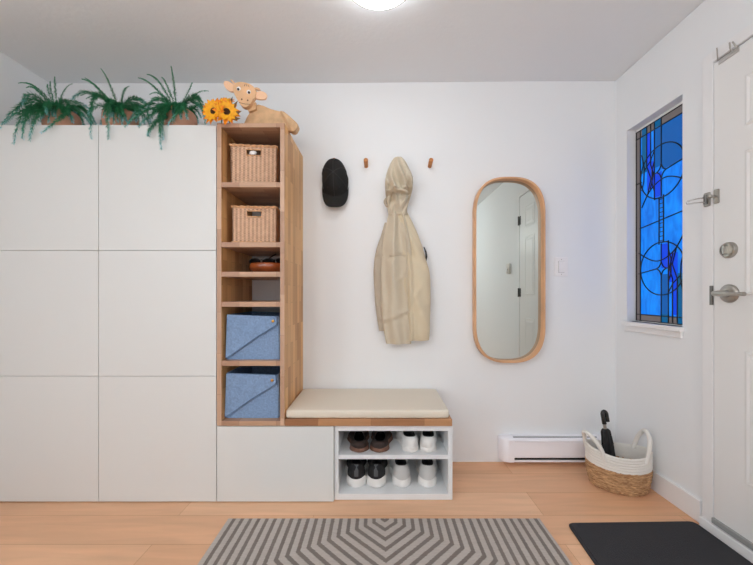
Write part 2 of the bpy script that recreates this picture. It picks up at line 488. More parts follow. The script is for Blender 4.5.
struct('baseboard_rear', bx(XL, XR, YR, YR+.014, 0, .105, .003), M['trim'])
struct('baseboard_left', bx(XL, XL+.014, YR+.015, -.5, 0, .105, .003), M['trim'])
struct('trim_2', bx(XR-.014, XR, YR+.015, -1.515, 0, .105, .003), M['trim'])

# ---- window_1: stained glass
GX = 1.553
bm = nb()
FW = .012
box(bm, GX-.004, GX+.03, WY0, WY0+FW, WZ0, WZ1); box(bm, GX-.004, GX+.03, WY1-FW*.3, WY1, WZ0, WZ1)
box(bm, GX-.004, GX+.03, WY0, WY1, WZ0, WZ0+.004); box(bm, GX-.004, GX+.03, WY0, WY1, WZ1-.014, WZ1)
win = struct('window_1', bm, M['trim'])
gl_main = emit('azure_glass', (0, 92, 205), GLASS); gl_deep = emit('deep_blue_and_dimmed_glass', (0, 82, 158), GLASS)
gl_cob = emit('cobalt_glass', (0, 62, 215), GLASS); gl_teal = emit('teal_glass', (0, 84, 132), GLASS)
gl_brown = emit('rose_brown_glass', (112, 102, 100), GLASS*.75)
for g in (gl_main, gl_deep, gl_cob, gl_teal, gl_brown):
    b = g.node_tree.nodes['Principled BSDF']; b.inputs['Base Color'].default_value = (0.005, 0.01, 0.02, 1); b.inputs['Roughness'].default_value = .3; b.inputs['Specular IOR Level'].default_value = .2
# hammered, uneven glass: the tone of the sheet varies
nt = gl_main.node_tree; b = nt.nodes['Principled BSDF']
tc = nd(nt, 'ShaderNodeTexCoord'); mp = nd(nt, 'ShaderNodeMapping'); mp.inputs['Scale'].default_value = (1, 26, 7)
nt.links.new(tc.outputs['Object'], mp.inputs['Vector'])
n = nd(nt, 'ShaderNodeTexNoise'); n.inputs['Scale'].default_value = 1.0; n.inputs['Detail'].default_value = 4; n.inputs['Distortion'].default_value = 1.2
nt.links.new(mp.outputs[0], n.inputs['Vector'])
r = nd(nt, 'ShaderNodeValToRGB'); r.color_ramp.elements[0].position = .3; r.color_ramp.elements[1].position = .72
r.color_ramp.elements[0].color = lin(0, 98, 208); r.color_ramp.elements[1].color = lin(10, 138, 248)
nt.links.new(n.outputs['Fac'], r.inputs['Fac']); nt.links.new(r.outputs['Color'], b.inputs['Emission Color'])
PZ0, PZ1 = WZ0+.004, 2.034
CY, CZ, RR = -.281, 1.470, .146
bm = nb()
def piece(y0, y1, z0, z1, mi, d=.0008): box(bm, GX-d, GX+.006, y0, y1, z0, z1, mi=mi)
box(bm, GX, GX+.006, WY0, WY1, PZ0, PZ1, mi=0)
Bw = .033
piece(WY1-Bw, WY1, PZ0, PZ1, 4); piece(WY0, WY0+Bw, PZ0, PZ1, 4)
piece(WY0+Bw, WY1-Bw, PZ1-.045, PZ1, 4); piece(WY0+Bw, WY1-Bw, PZ0, PZ0+.038, 4)
piece(WY0+Bw, CY-.002, CZ+.276, PZ1-.045, 1, .0006)  # darker upper piece: dimmer light outside put into the glass colour
for sg in (1, -1):                       # the lower half repeats the upper one turned half round
    Y = lambda dy: CY+sg*dy
    Z = lambda dz: CZ+sg*dz
    def pc(a, b_, c, d, mi, dd=.0012):
        ys = sorted((Y(a), Y(b_))); zs = sorted((Z(c), Z(d))); piece(ys[0], ys[1], zs[0], zs[1], mi, dd)
    pc(0, .046, .30, .518, 1); pc(.046, .072, .36, .518, 0); pc(.072, .10, .33, .518, 2); pc(.10, .137, .30, .518, 3)
    pc(0, .046, .135, .268, 2)
    pc(.05, .10, .19, .345, 2, .001)
    pc(.0, .046, .518, .563, 3, .0014); pc(.10, .137, .518, .563, 3, .0014)
obj('stained_glass', bm, [gl_main, gl_deep, gl_cob, gl_teal, gl_brown], win)
bm = nb()
def came(pts, r=.0034): tube(bm, [(GX-.002, y, z) for y, z in pts], r, 6)
for y in (WY1-Bw, WY0+Bw, WY1-.002, WY0+.002): came([(y, PZ0), (y, PZ1)])
for z in (PZ0+.002, PZ1-.002, PZ0+.038, PZ1-.045): came([(WY0, z), (WY1, z)])
for sg in (1, -1):
    q = lambda dy, dz: (CY+sg*dy, CZ+sg*dz)
    zc = .268
    came([q(RR*cos(a*PI/24), zc+RR*sin(a*PI/24)) for a in range(49)])
    st = []                              # four-pointed star
    for k in range(4):
        a0 = PI/2*k; p0 = (.034*cos(a0), .042*sin(a0)); a1 = a0+PI/2; p1 = (.034*cos(a1), .042*sin(a1))
        for j in range(6):
            t = j/6; m_ = (.009*cos(a0+PI/4), .009*sin(a0+PI/4))
            st.append(q((1-t)**2*p0[0]+2*t*(1-t)*m_[0]+t*t*p1[0], zc+(1-t)**2*p0[1]+2*t*(1-t)*m_[1]+t*t*p1[1]))
    came(st+[st[0]])
    came([q(0, zc+.04), q(0, .563)]); came([q(0, zc-.04), q(0, .13)])
    came([q(.046, .12), q(.046, .563)]); came([q(0, .125), q(.046, .125)])
    came([q(.072, .563), q(.072, .33), q(.052, .27), q(.075, .19)]); came([q(.10, .563), q(.10, .33), q(.07, .25), q(.094, .165)])
    came([q(.046, .40), q(.075, .35), q(.12, .31)])
    came([q(.046, .34), q(.062, .30), q(.062, .22), q(.046, .17)])
    came([q(.137, .41), q(.118, .33), q(.122, .25), q(.137, .20)])
    came([q(-.034, zc), q(-.16, zc+.02)]); came([q(.034, zc), q(.046, zc)])
    came(spline([q(.137, .10), q(.08, .18), q(.0, .222), q(-.07, .215), q(-.16, .165)], 5))
    came([q(.195, .25), q(.137, .25)])
    came([q(-.155, .02), q(.0, -.0)])
    for k in range(5): came([q(-.0145, .018+.024*k), q(.0145, .018+.024*k)], .0026)
    came([q(.0145, 0), q(.0145, .122)]); came([q(-.0145, 0), q(-.0145, .135)])
obj('lead_came', bm, plain('lead', (14, 16, 22), .6), win)
bm = nb()
box(bm, XR-.028, GX-.004, WY0-.012, WY1+.012, WZ0-.024, WZ0, .003)
box(bm, XR-.013, XR, WY0-.004, WY1+.004, WZ0-.056, WZ0-.024, .002)
obj('window_sill', bm, M['trim'], win)

# ---- front door
CX = XR-.016
bm = nb()
box(bm, CX, XR, DY1-.001, DY1+.05, .045, DZ1+.05, .003)
box(bm, CX, XR, DY0-.05, DY0+.001, .045, DZ1+.05, .003)
box(bm, CX, XR, DY0, DY1, DZ1+.001, DZ1+.05, .003)
box(bm, XR, T, DY0, DY0+.004, .045, DZ1); box(bm, XR, T, DY0, DY1, DZ1-.004, DZ1)
casing = struct('trim_1', bm, M['trim'])
obj('strike_plate', bx(CX-.002, CX+.004, DY1-.001, DY1+.013, 1.012, 1.098, .001), M['darkmetal'], casing)
bm = nb()
box(bm, XR-.03, T, DY0-.05, DY1+.05, 0, .045, .004)
struct('threshold', bm, M['trim'])
DX = CX+.0015
sl = nb()
DE0, DE1, DB, DT = DY0+.008, DY1-.0035, .07, DZ1-.01
box(sl, DX, DX+.044, DE0, DE1, DB, DT, .003)
door = struct('door_1', sl, M['door'])
for y0, y1 in ((-.979, -.769), (-1.309, -1.099)):
    for z0, z1 in ((1.74, 1.945), (1.055, 1.642), (.29, .83)):
        bm = nb()
        rr = lambda i, dx: [(DX+dx, y0+i, z0+i), (DX+dx, y1-i, z0+i), (DX+dx, y1-i, z1-i), (DX+dx, y0+i, z1-i)]
        loft(bm, [rr(0, .002), rr(0, -.0005), rr(.005, -.0032), rr(.011, -.0032), rr(.018, -.0006), rr(.030, -.0006), rr(.045, -.0036)])
        obj('door_panel', bm, M['door'], door)
obj('door_sweep', bx(DX-.012, DX+.03, DE0, DE1, .05, .074, .003), plain('grey_sweep', (150, 152, 152), .6), door)
level(.006)
bm = nb(); c = (DX, -.709, 1.241)
lathe(bm, [(.034, 0), (.034, -.006), (.03, -.014), (.0245, -.015), (.0235, -.011), (.02, -.011)], c, 28, 'x')
dbolt = obj('deadbolt', bm, M['nickel'], door, True)
obj('thumb_turn', bx(DX-.03, DX-.008, -.7135, -.7045, 1.222, 1.26, .003), M['nickel'], dbolt)
bm = nb(); c = (DX, -.710, 1.057)
lathe(bm, [(.039, 0), (.039, -.006), (.034, -.012), (.016, -.014), (.0125, -.02), (.0125, -.05), (.011, -.066)], c, 28, 'x')
hd = obj('door_handle', bm, M['nickel'], door, True)
bm = nb()
tube(bm, spline([(DX-.058, -.700, 1.057), (DX-.060, -.725, 1.057), (DX-.061, -.77, 1.056), (DX-.059, -.822, 1.055)], 4), [.011]*4+[.0095]*4+[.0085]*5, 10)
obj('lever', bm, M['nickel'], hd, True)
for z in (1.83, 1.075, .30):
    bm = nb()
    box(bm, DX-.004, DX+.002, DE0-.004, DE0+.03, z-.045, z+.045); box(bm, CX-.002, CX+.003, DY0-.03, DY0+.002, z-.045, z+.045)
    tube(bm, [(DX-.012, DE0-.006, z-.046), (DX-.012, DE0-.006, z+.046)], .007, 10)
    obj('hinge', bm, M['darkmetal'], door)

# swing-bar door guard: plate and U bar on the casing, catch on the door
g = thing('door_guard', (CX, -.60, 1.475), 'small satin metal swing-bar door guard mounted above the deadbolt', 'door guard')
bm = nb(); prism(bm, [(0, 0)], 0, 0) if False else None
box(bm, CX-.005, CX, -.630, -.601, 1.449, 1.511, .004)
obj('mounting_plate', bm, M['nickel'], g)
bm = nb(); tube(bm, [(CX-.009, -.615, 1.46), (CX-.009, -.615, 1.50)], .0075, 12); obj('pivot', bm, M['darkmetal'], g, True)
bm = nb()
tube(bm, spline([(CX-.010, -.613, 1.490), (CX-.05, -.612, 1.484), (CX-.082, -.610, 1.474), (CX-.088, -.610, 1.466), (CX-.082, -.611, 1.461), (CX-.05, -.613, 1.466), (CX-.010, -.615, 1.468)], 4), .0033, 8)
obj('swing_bar', bm, M['chrome'], g, True)
bm = nb(); box(bm, DX-.005, DX-.0002, -.668, -.645, 1.452, 1.514, .0045); obj('catch_plate', bm, M['nickel'], door)
bm = nb(); tube(bm, [(DX-.003, -.656, 1.483), (DX-.028, -.654, 1.483)], .005, 10); lathe(bm, [(.004, 0), (.009, -.004), (.009, -.010), (.004, -.014)], (DX-.024, -.654, 1.483), 14, 'x'); obj('catch_knob', bm, M['nickel'], door, True)

# hook clipped over the top of the door
g = thing('door_hook', (DX-.01, -0.704, 2.06), 'small metal hook clipped over the top edge of the white door', 'hook')
bm = nb()
box(bm, DX-.0045, DX-.0005, -0.749, -0.666, 2.052, 2.069, .001)
obj('clip', bm, plain('pale_metal', (200, 198, 194), .35, metal=.5), g)
bm = nb()
tube(bm, [(DX-.007, -0.666, 2.07), (DX-.010, -0.666, 2.115), (DX-.014, -0.669, 2.125)], .0022, 6)
tube(bm, [(DX-.007, -0.726, 2.068), (DX-.016, -0.726, 2.08), (DX-.018, -0.726, 2.105)], .003, 6)
tube(bm, [(DX-.007, -0.742, 2.068), (DX-.014, -0.742, 2.085), (DX-.016, -0.736, 2.10)], .003, 6)
tube(bm, [(DX-.007, -0.664, 2.071), (DX-.007, -0.749, 2.071)], .0022, 6)
obj('prong', bm, M['nickel'], g)

level(0)
ZC = 2.398
# ------------------------------------------------------------------ ceiling lamp, switch, thermostat, heater
def ceiling_light(x, y, label, R=.146):
    g = thing('ceiling_light', (x, y, ZC), label, 'ceiling lamp')
    bm = nb(); lathe(bm, [(R-.02, ZC), (R-.008, ZC-.012), (R-.008, ZC-.028)], (x, y, 0), 48, cap1=False); obj('base', bm, M['white'], g, True)
    bm = nb(); lathe(bm, [(R-.004, ZC-.022), (R-.001, ZC-.045), (R-.006, ZC-.062), (R*.8, ZC-.074), (R*.5, ZC-.084), (R*.2, ZC-.089), (.001, ZC-.09)], (x, y, 0), 48, cap0=False)
    obj('diffuser', bm, emit('lamp_glow', (0.925, 0.968, 1.0, 1), LAMP), g, True)
    bm = nb()
    tube(bm, [(x+(R+.0025)*cos(a*PI/36), y+(R+.0025)*sin(a*PI/36), ZC-.052) for a in range(73)], .0048, 8)
    obj('rim', bm, plain('bronze_rim', (138, 128, 116), .55), g, True)
    return g
ceiling_light(.0, -.76, 'round white flush ceiling lamp with thin metal rim near back wall')
def add_fill_globe(x, y, z, label, R=.15):  # unseen lamps added behind the camera for fill light
    g = thing('fill_globe', (x, y, ZC), label, 'added fill lamp', 'added fill globes behind the camera')
    bm = nb(); lathe(bm, [(.05, ZC), (.05, ZC-.02), (.006, ZC-.028)], (x, y, 0), 24); obj('ceiling_rose', bm, M['white'], g, True)
    bm = nb(); tube(bm, [(x, y, ZC-.026), (x, y, z+R)], .003, 8); obj('cord', bm, M['white'], g)
    bm = nb(); lathe(bm, [(R*sin(PI*k/24)+.0005, z+R*cos(PI*k/24)) for k in range(25)], (x, y, 0), 40); obj('fill_globe_shade', bm, emit('fill_globe_glow', (0.925, 0.968, 1.0, 1), GLOBE_FILL), g, True)
add_fill_globe(-1.0, -2.75, 1.95, 'unseen white globe lamp added for fill light, left behind the camera')
add_fill_globe(.45, -3.2, 1.95, 'unseen white globe lamp added for fill light, right behind the camera')

level(.006)
g = thing('light_switch', (1.151, 0, 1.17), 'white rocker light switch on the wall right of the oval mirror', 'light switch')
obj('cover_plate', bx(1.109, 1.193, -.007, 0, 1.168, 1.288, .003), M['plastic'], g)
bm = nb(); v0 = box(bm, 1.1335, 1.1685, -.012, -.006, 1.193, 1.263, .002)
obj('rocker_gap', bx(1.132, 1.170, -.0075, -.0065, 1.1915, 1.2645), plain('switch_shadow_line', (150, 150, 150), .6), g)
obj('rocker', bm, M['plastic'], g)
for z in (1.181, 1.275):
    bm = nb(); lathe(bm, [(.003, 0), (.0028, -.0012), (.001, -.0015)], (1.151, -.007, z), 10, 'y'); obj('screw', bm, M['nickel'], g)

g = thing('thermostat', (XR, -1.75, 1.29), 'small pale thermostat on the white wall, seen in the mirror reflection', 'thermostat')
obj('cover', bx(XR-.028, XR, -1.79, -1.71, 1.29, 1.405, .006), M['thermo'], g)
bm = nb(); lathe(bm, [(.02, 0), (.02, -.008), (.016, -.012)], (XR-.028, -1.75, 1.332), 20, 'x'); obj('dial', bm, M['plastic'], g, True)

# baseboard heater
level(0)
HZ = lambda z: .019+z*.811
HX0, HX1 = .752, 1.43
g = thing('baseboard_heater', ((HX0+HX1)/2, 0, 0), 'long low white electric baseboard heater against the back wall', 'heater')
prof = [(y_, HZ(z_)) for y_, z_ in [(0, .010), (0, .190), (-.03, .193), (-.056, .189), (-.066, .178), (-.067, .05), (-.060, .043), (-.03, .043), (-.03, .030), (-.062, .026), (-.062, .012)]]
bm = nb(); loft(bm, [[(x, y, z) for y, z in prof] for x in (HX0+.075, HX1-.075)]); obj('casing', bm, M['heater'], g)
prof2 = [(y_, HZ(z_)) for y_, z_ in [(0, .010), (0, .195), (-.035, .197), (-.06, .192), (-.070, .181), (-.071, .05), (-.066, .012)]]
for s, xa, xb in ((1, HX0, HX0+.078), (-1, HX1, HX1-.078)):
    rings = []
    for t, k, dz in ((0, .35, .012), (.1, .62, .006), (.25, .82, .003), (.45, .95, .001), (.65, 1, 0), (1, 1, 0)):
        x = xa+(xb-xa)*t
        rings.append([(x, y*k, z-(dz if z > .1 else -dz*.3)) for y, z in prof2])
    bm = nb(); loft(bm, rings); obj('end_cap', bm, M['heater'], g, True)
obj('air_outlet', bx(HX0+.08, HX1-.08, -.046, -.038, HZ(.189), HZ(.1938)), plain('grey_slot', (110, 110, 116), .6), g)
obj('seam', bx(HX0+.078, HX1-.078, -.0685, -.066, HZ(.168), HZ(.170)), plain('shadow_line_enamel', (205, 205, 210), .4), g)
obj('air_inlet', bx(HX0+.08, HX1-.08, -.061, -.028, HZ(.030), HZ(.0425)), M['dark'], g)

# ------------------------------------------------------------------ wardrobes, bench units
def cabinet(x0, x1, label):
    g = thing('wardrobe', ((x0+x1)/2, 0, 0), label, 'cabinet', 'tall handleless cabinets')
    obj('body', bx(x0, x1, -.398, -.001, .0, 1.923), M['cabinet'], g)
    for k in range(3):
        z0 = .005+k*.6395; z1 = z0+.6376
        obj('door', bx(x0+.001, x1-.001, -.418, -.3985, z0, z1, .0012), M['cabinet'], g)
    return g
cabinet(-2.0285, -1.4285, 'tall off-white handleless cabinet at the far left, three flat doors')
cabinet(-1.4275, -.8275, 'tall off-white handleless cabinet directly beside the wooden shelf tower')
struct('trim_3', bx(XL, -2.0295, -.40, -.38, 0, 1.918), M['cabinet'])
level(.006)

g = thing('bench_cabinet', (-.527, 0, 0), 'low off-white cabinet with one flat door under the wooden shelf tower', 'cabinet')
obj('body', bx(-.8265, -.2295, -.398, -.001, -.006, .383), M['cabinet'], g)
obj('door', bx(-.825, -.231, -.418, -.3985, -.001, .3805, .0012), M['cabinet'], g)

g = thing('shoe_cubby', (.0745, 0, 0), 'low white open cubby holding two rows of shoes under the bench', 'shoe rack')
x0, x1 = -.2285, .378
obj('side_panel', bx(x0, x0+.0205, -.40, -.001, -.003, .383, .0008), M['cubby'], g)
obj('side_panel', bx(x1-.0225, x1, -.40, -.001, -.003, .383, .0008), M['cubby'], g)
obj('top_panel', bx(x0+.0205, x1-.0225, -.40, -.001, .351, .383, .0008), M['cubby'], g)
for fx in (x0+.03, x1-.05): obj('foot', bx(fx, fx+.02, -.38, -.02, -.006, -.003), M['dark'], g)
obj('shelf', bx(x0+.0205, x1-.0225, -.396, -.012, .204, .226, .0008), M['cubby'], g)
obj('bottom_panel', bx(x0+.0205, x1-.0225, -.40, -.001, -.003, .027, .0008), M['cubby'], g)
obj('back_panel', bx(x0+.0205, x1-.0225, -.012, -.001, .027, .351), M['cubby'], g)

# wooden shelf tower, open to the wall behind
TX0, TX1 = -.8245, -.481
g = thing('shelf_tower', ((TX0+TX1)/2, 0, .384), 'tall narrow butcher-block shelf tower with six open compartments', 'shelf')
obj('side_panel', bx(TX0, TX0+.022, -.416, -.001, .3845, 1.925, .0008), M['wood_side'], g)
obj('side_panel', bx(TX1-.022, TX1, -.416, -.001, .3845, 1.925, .0008), M['wood_side'], g)
for ex_ in (TX0, TX1-.022): obj('edge_light_strip', bx(ex_, ex_+.022, -.4185, -.4162, .3845, 1.925, .0006), M['wood_cool_lit'], g)  # thin added strips carry the cool front light as colour
SH = (1.6255, 1.320, 1.169, 1.016, .7146)
obj('top_panel', bx(TX0+.022, TX1-.022, -.418, -.001, 1.904, 1.925, .0008), M['wood_shelf'], g)
for z in SH: obj('shelf', bx(TX0+.022, TX1-.022, -.416, -.001, z-.0255, z, .0008), M['wood_shelf'], g)
obj('bottom_panel', bx(TX0+.022, TX1-.022, -.418, -.001, .3845, .4093, .0008), M['wood_shelf'], g)

tag(obj('butcher_block_slab', bx(-.4795, .372, -.420, -.001, .384, .4185, .0015), M['wood_bench']), 'butcher-block bench board lying under the cream cushion', 'wooden board')

# cushion: soft slab with piped edge and puckered front
def cushion():
    bm = nb(); nx, ny = 60, 28
    X0, X1, Y0, Y1, Z0, Z1 = -.478, .360, -.412, -.006, .4188, .4605
    rings = []
    def se(u, p): return math.copysign(abs(u)**p, u)
    n = 120
    for lev, (inset, z) in enumerate(((.010, Z0), (.003, Z0+.003), (0, Z0+.011), (.0005, Z1-.010), (.0018, Z1-.003), (.005, Z1-.0002), (.012, Z1+.0006), (.12, Z1+.0025))):
        ring = []
        for k in range(n):
            a = 2*PI*k/n
            cx = .5*(X0+X1); cy = .5*(Y0+Y1)
            hx = (X1-X0)/2-inset; hy = (Y1-Y0)/2-inset
            # rounded rectangle by a high-power superellipse walked evenly
            t = k/n*4; sd = int(t) % 4; f = t-int(t)
            if sd == 0: u, v = -1+2*f, -1
            elif sd == 1: u, v = 1, -1+2*f
            elif sd == 2: u, v = 1-2*f, 1
            else: u, v = -1, 1-2*f
            x = cx+u*hx; y = cy+v*hy
            rc = .014
            ux, vy = abs(u)*hx, abs(v)*hy
            if ux > hx-rc and vy > hy-rc:
                dx, dy = ux-(hx-rc), vy-(hy-rc); m_ = max(dx, dy); L_ = math.hypot(dx, dy)
                if L_ > 0: dx, dy = dx/L_*m_, dy/L_*m_
                x = cx+math.copysign(hx-rc+dx, u); y = cy+math.copysign(hy-rc+dy, v)
            if v == -1 and lev in (2, 3):
                w = max(0, 1-(x-X0)/.45)
                y += .0022*w*sin(x*95+lev*1.9+2*sin(x*23))
            ring.append((x, y, z))
        rings.append(ring)
    loft(bm, rings)
    return bm
tag(obj('bench_cushion', cushion(), M['cushion'], smooth=True), 'thin cream padded cushion lying on the wooden bench', 'cushion')

level(0)
# ------------------------------------------------------------------ rug and mat
tag(obj('rug', bx(RUG[0], RUG[1], RUG[3], RUG[2], .0005, .0085, .002), M['rug']), 'grey woven rug with dark nested chevrons and stripes on the wood floor', 'rug')
def quad_slab(bm, cs, z0, z1, rc, n=6):
    out = []
    for i in range(4):
        p = Vector(cs[i]); a = (Vector(cs[i-1])-p).normalized(); b_ = (Vector(cs[(i+1) % 4])-p).normalized()
        for k in range(n+1):
            t = k/n; out.append((1-t)**2*(p+a*rc)+2*t*(1-t)*p+t*t*(p+b_*rc))
    def rg(s, z):
        c0 = sum(out, Vector((0, 0)))/len(out)
        return [((q.x-c0.x)*s+c0.x, (q.y-c0.y)*s+c0.y, z) for q in out]
    loft(bm, [rg(.996, z0), rg(1, z0+.002), rg(1, z1-.002), rg(.994, z1)])
    return bm
mc = [(.866, -.580), (1.462, -.568), (1.462, -1.30), (.800, -1.30)]
mat_ = thing('doormat', (1.14, -.93, 0), 'plain charcoal doormat on the floor in front of the white door', 'doormat')
obj('edging', quad_slab(nb(), mc, .0005, .008, .03), M['matedge'], mat_)
obj('mat_surface', quad_slab(nb(), [(.876, -.590), (1.452, -.579), (1.452, -1.29), (.812, -1.29)], .006, .0105, .025), M['rubber'], mat_)

level(.006)

# ------------------------------------------------------------------ oval mirror
def oval(a, b_, n=72, e=2.7):
    """tall loop: superelliptic ends of height hend joined by nearly straight sides"""
    he = .25; pts = []
    for k in range(n):
        t = 2*PI*k/n
        c_, s_ = cos(t), sin(t)
        x = a*math.copysign(abs(c_)**(2/e), c_)
        z = he*math.copysign(abs(s_)**(2/e), s_)
        z += math.copysign(b_-he, s_) if abs(s_) > 1e-6 else 0
        pts.append((x, z))
    return pts
MX, MZ, MA, MB = .8095, 1.2055, .2205, .576
g = thing('wall_mirror', (MX, 0, MZ-MB), 'tall oval mirror with pale bentwood frame on the back wall', 'mirror')
def ov(a, b_, y):
    base = oval(a, b_)
    return [(MX+x*(1+.0*z), y, MZ+z) for x, z in base]
bm = nb()
Fw = .013
rings = [ov(MA-.003, MB-.003, -.001), ov(MA, MB, -.006), ov(MA, MB, -.050), ov(MA-.002, MB-.002, -.053), ov(MA-Fw+.002, MB-Fw+.002, -.053), ov(MA-Fw, MB-Fw, -.050), ov(MA-Fw, MB-Fw, -.012)]
loft(bm, rings, cap0=True, cap1=False); obj('frame', bm, M['mirrorwood'], g, True)
bm = nb()
ra = [bm.verts.new(p) for p in ov(MA-Fw+.0005, MB-Fw+.0005, -.0145)]
bm.faces.new(ra); obj('glass', bm, M['mirror'], g)

# ------------------------------------------------------------------ pegs
def peg(x):
    g = nb(); r_ = Matrix.Rotation(math.radians(-16), 3, 'X')
    lathe(g, [(.0125, 0.002), (.0125, -.006), (.0140, -.058), (.0132, -.063), (.010, -.0645)], (x, 0, 1.865), 20, 'y', tilt=r_)
    return g
PL = [(-.081, 'empty round oak wall peg between the black cap and the beige jacket'), (.321, 'empty round oak wall peg to the right of the beige jacket'),
      (-.278, 'oak wall peg hidden behind the black cap'), (.120, 'oak wall peg hidden inside the jacket hood')]
p0 = obj('wall_peg', peg(PL[0][0]), M['peg'], smooth=True); base_x = p0.location.x
tag(p0, PL[0][1], 'peg', 'wooden wall pegs')
for x, lb in PL[1:]:
    c = p0.copy(); C.objects.link(c); c.location.x = base_x+(x-PL[0][0]); c['label'] = lb

# ------------------------------------------------------------------ black cap, hung brim down
CXc, CZc = -.2755, 1.772
g = thing('baseball_cap', (CXc, 0, 1.6), 'black baseball cap hanging brim down on the white wall', 'cap')
def dome(th, ph, k=1.0):
    # th round the rim, ph from rim (0) to crown (pi/2); crown button sits high
    rx, rz = .0825*k, (.118 if sin(th) < 0 else .126)*k
    s_ = cos(ph)**.85; h = sin(ph)
    lo = sin(th) < 0
    x = rx*math.copysign(abs(cos(th))**(.62 if lo else .86), cos(th))*s_; z = rz*sin(th)*s_+.018*h
    if sin(th) > .2: x *= 1-.05*(sin(th)-.2)*s_; x -= .004*s_
    return Vector((CXc+x, -.002-.110*h*k, CZc+z))
bm = nb()
N, K = 48, 12
rings = [[dome(2*PI*j/N, (PI/2)*i/K*.995) for j in range(N)] for i in range(K+1)]
loft(bm, rings); crown = obj('crown', bm, M['cap'], g, True)
bm = nb(); lathe(bm, [(.0065, 0), (.006, -.003), (.003, -.005)], dome(0, PI/2*.999)+Vector((0, .001, .0)), 14, 'y'); obj('button', bm, M['capbutton'], crown, True)
bm = nb()
for th in (PI*.5, PI*1.5, PI*.14, PI*.86, PI*1.17, PI*1.83):
    tube(bm, [dome(th, PI/2*i/10*.97)+Vector((0, -.0004, 0)) for i in range(11)], .0013, 6)
obj('seam', bm, M['capbutton'], crown, True)
for th in (PI*1.36, PI*1.64):
    bm = nb(); p = dome(th, .82); lathe(bm, [(.0032, 0), (.0032, -.0014), (.0015, -.0014)], p, 12, 'y', cap0=False)
    obj('eyelet', bm, M['capbutton'], crown)
bm = nb()
def brim_pt(u, v, off):
    # u across -1..1, v from crown (0) to edge (1)
    x = .0835*sin(u*PI/2); k = min(1, abs(x)/.0835)
    zt = CZc-.026-.084*math.sqrt(max(0, 1-k*k)); zb = CZc-.056-.126*max(0, 1-k**3)**.46
    z = zt+(zb-zt)*v
    y = -.012-.040*(1-k*k)-.012*v
    return (CXc+x+.002, y+off, z)
for off, rev in ((0, False), (.004, True)):
    pass
NU, NV = 28, 8
top = [[bm.verts.new(brim_pt(-1+2*i/NU, j/NV, 0)) for i in range(NU+1)] for j in range(NV+1)]
bot = [[bm.verts.new(brim_pt(-1+2*i/NU, j/NV, .004)) for i in range(NU+1)] for j in range(NV+1)]
for j in range(NV):
    for i in range(NU):
        bm.faces.new((top[j][i], top[j][i+1], top[j+1][i+1], top[j+1][i])); bm.faces.new((bot[j][i], bot[j+1][i], bot[j+1][i+1], bot[j][i+1]))
for i in range(NU):
    bm.faces.new((top[NV][i], top[NV][i+1], bot[NV][i+1], bot[NV][i])); bm.faces.new((top[0][i+1], top[0][i], bot[0][i], bot[0][i+1]))
for j in range(NV):
    bm.faces.new((top[j][0], top[j+1][0], bot[j+1][0], bot[j][0])); bm.faces.new((top[j+1][NU], top[j][NU], bot[j][NU], bot[j+1][NU]))
obj('brim', bm, M['cap'], g, True)

# ------------------------------------------------------------------ jacket hanging by its hood
g = thing('jacket', (.12, 0, .75), 'beige hooded jacket hanging by its hood from a wall peg', 'jacket')
def cloth(bm, levels, n=64, m=7, fold=None, p=1.5, mi=0):
    """levels: (z, xl, xr, yback, yfront); closed D-shaped rings with folds on the front"""
    rings = []
    for z, xl, xr, yb, yf in spline(levels, m):
        ring = []
        cx, hx = (xl+xr)/2, (xr-xl)/2; cy, hy = (yb+yf)/2, (yb-yf)/2
        for k in range(n):
            a = 2*PI*k/n
            c_, s_ = cos(a), sin(a)
            u = math.copysign(abs(c_)**(2/2.4), c_)
            v = math.copysign(abs(s_)**(2/2.4), s_)
            x = cx+hx*u; y = cy-hy*v
            if fold and s_ > 0: 
                d = fold(u, z)
                y -= 1.6*d*min(1, s_*2.2)
            ring.append((x, y, z))
        rings.append(ring)
    loft(bm, rings, mi=mi)
    return bm
def gs(x, w): return math.exp(-(x/w)**2)
# sleeve that falls behind on the left
def f_sl(u, z): return .003*sin(z*41+u*3+2*sin(z*9))+.0022*sin(z*97+1+u*2)
obj('sleeve', cloth(nb(), [(1.50, .035, .085, -.012, -.045), (1.42, .012, .075, -.010, -.05), (1.33, -.018, .055, -.008, -.055), (1.22, -.033, .04, -.008, -.055), (1.10, -.030, .04, -.008, -.05), (.98, -.022, .045, -.008, -.05), (.88, -.008, .05, -.008, -.045), (.826, .0, .045, -.012, -.04)], 40, 6, f_sl), M['jacket3'], g, True)
# back panel (left half) and the front half folded round to the right
def f_back(u, z):
    d = .007*sin(6*u+z*2.5)+.0035*sin(z*26+u*4)*gs(z-1.36, .12)
    d += -.006*gs(z-1.288-.006*sin(u*4), .007)*(1 if u > -.55 else 0)       # pocket seam
    d += .005*gs(z-.93-.035*u, .012)-.004*gs(z-.905-.035*u, .01)            # crease near the hem
    d += .004*sin(z*19+u*6)*gs(z-1.02, .18)
    d += .006*gs(u+.35-.25*(z-1), .18)
    d += .006*gs(z-1.13-.12*u, .02)*gs(u-.4, .5)+.005*gs(z-1.19+.10*u, .016)*gs(u+.3, .5)
    return d
obj('back_panel', cloth(nb(), [(1.565, .058, .165, -.015, -.060), (1.52, .052, .175, -.015, -.072), (1.44, .036, .19, -.014, -.084), (1.34, .020, .205, -.013, -.090), (1.22, .013, .21, -.012, -.094), (1.08, .013, .205, -.012, -.096), (.94, .018, .20, -.012, -.100), (.82, .032, .20, -.014, -.098), (.752, .044, .198, -.018, -.090)], 96, 10, f_back), M['jacket'], g, True)
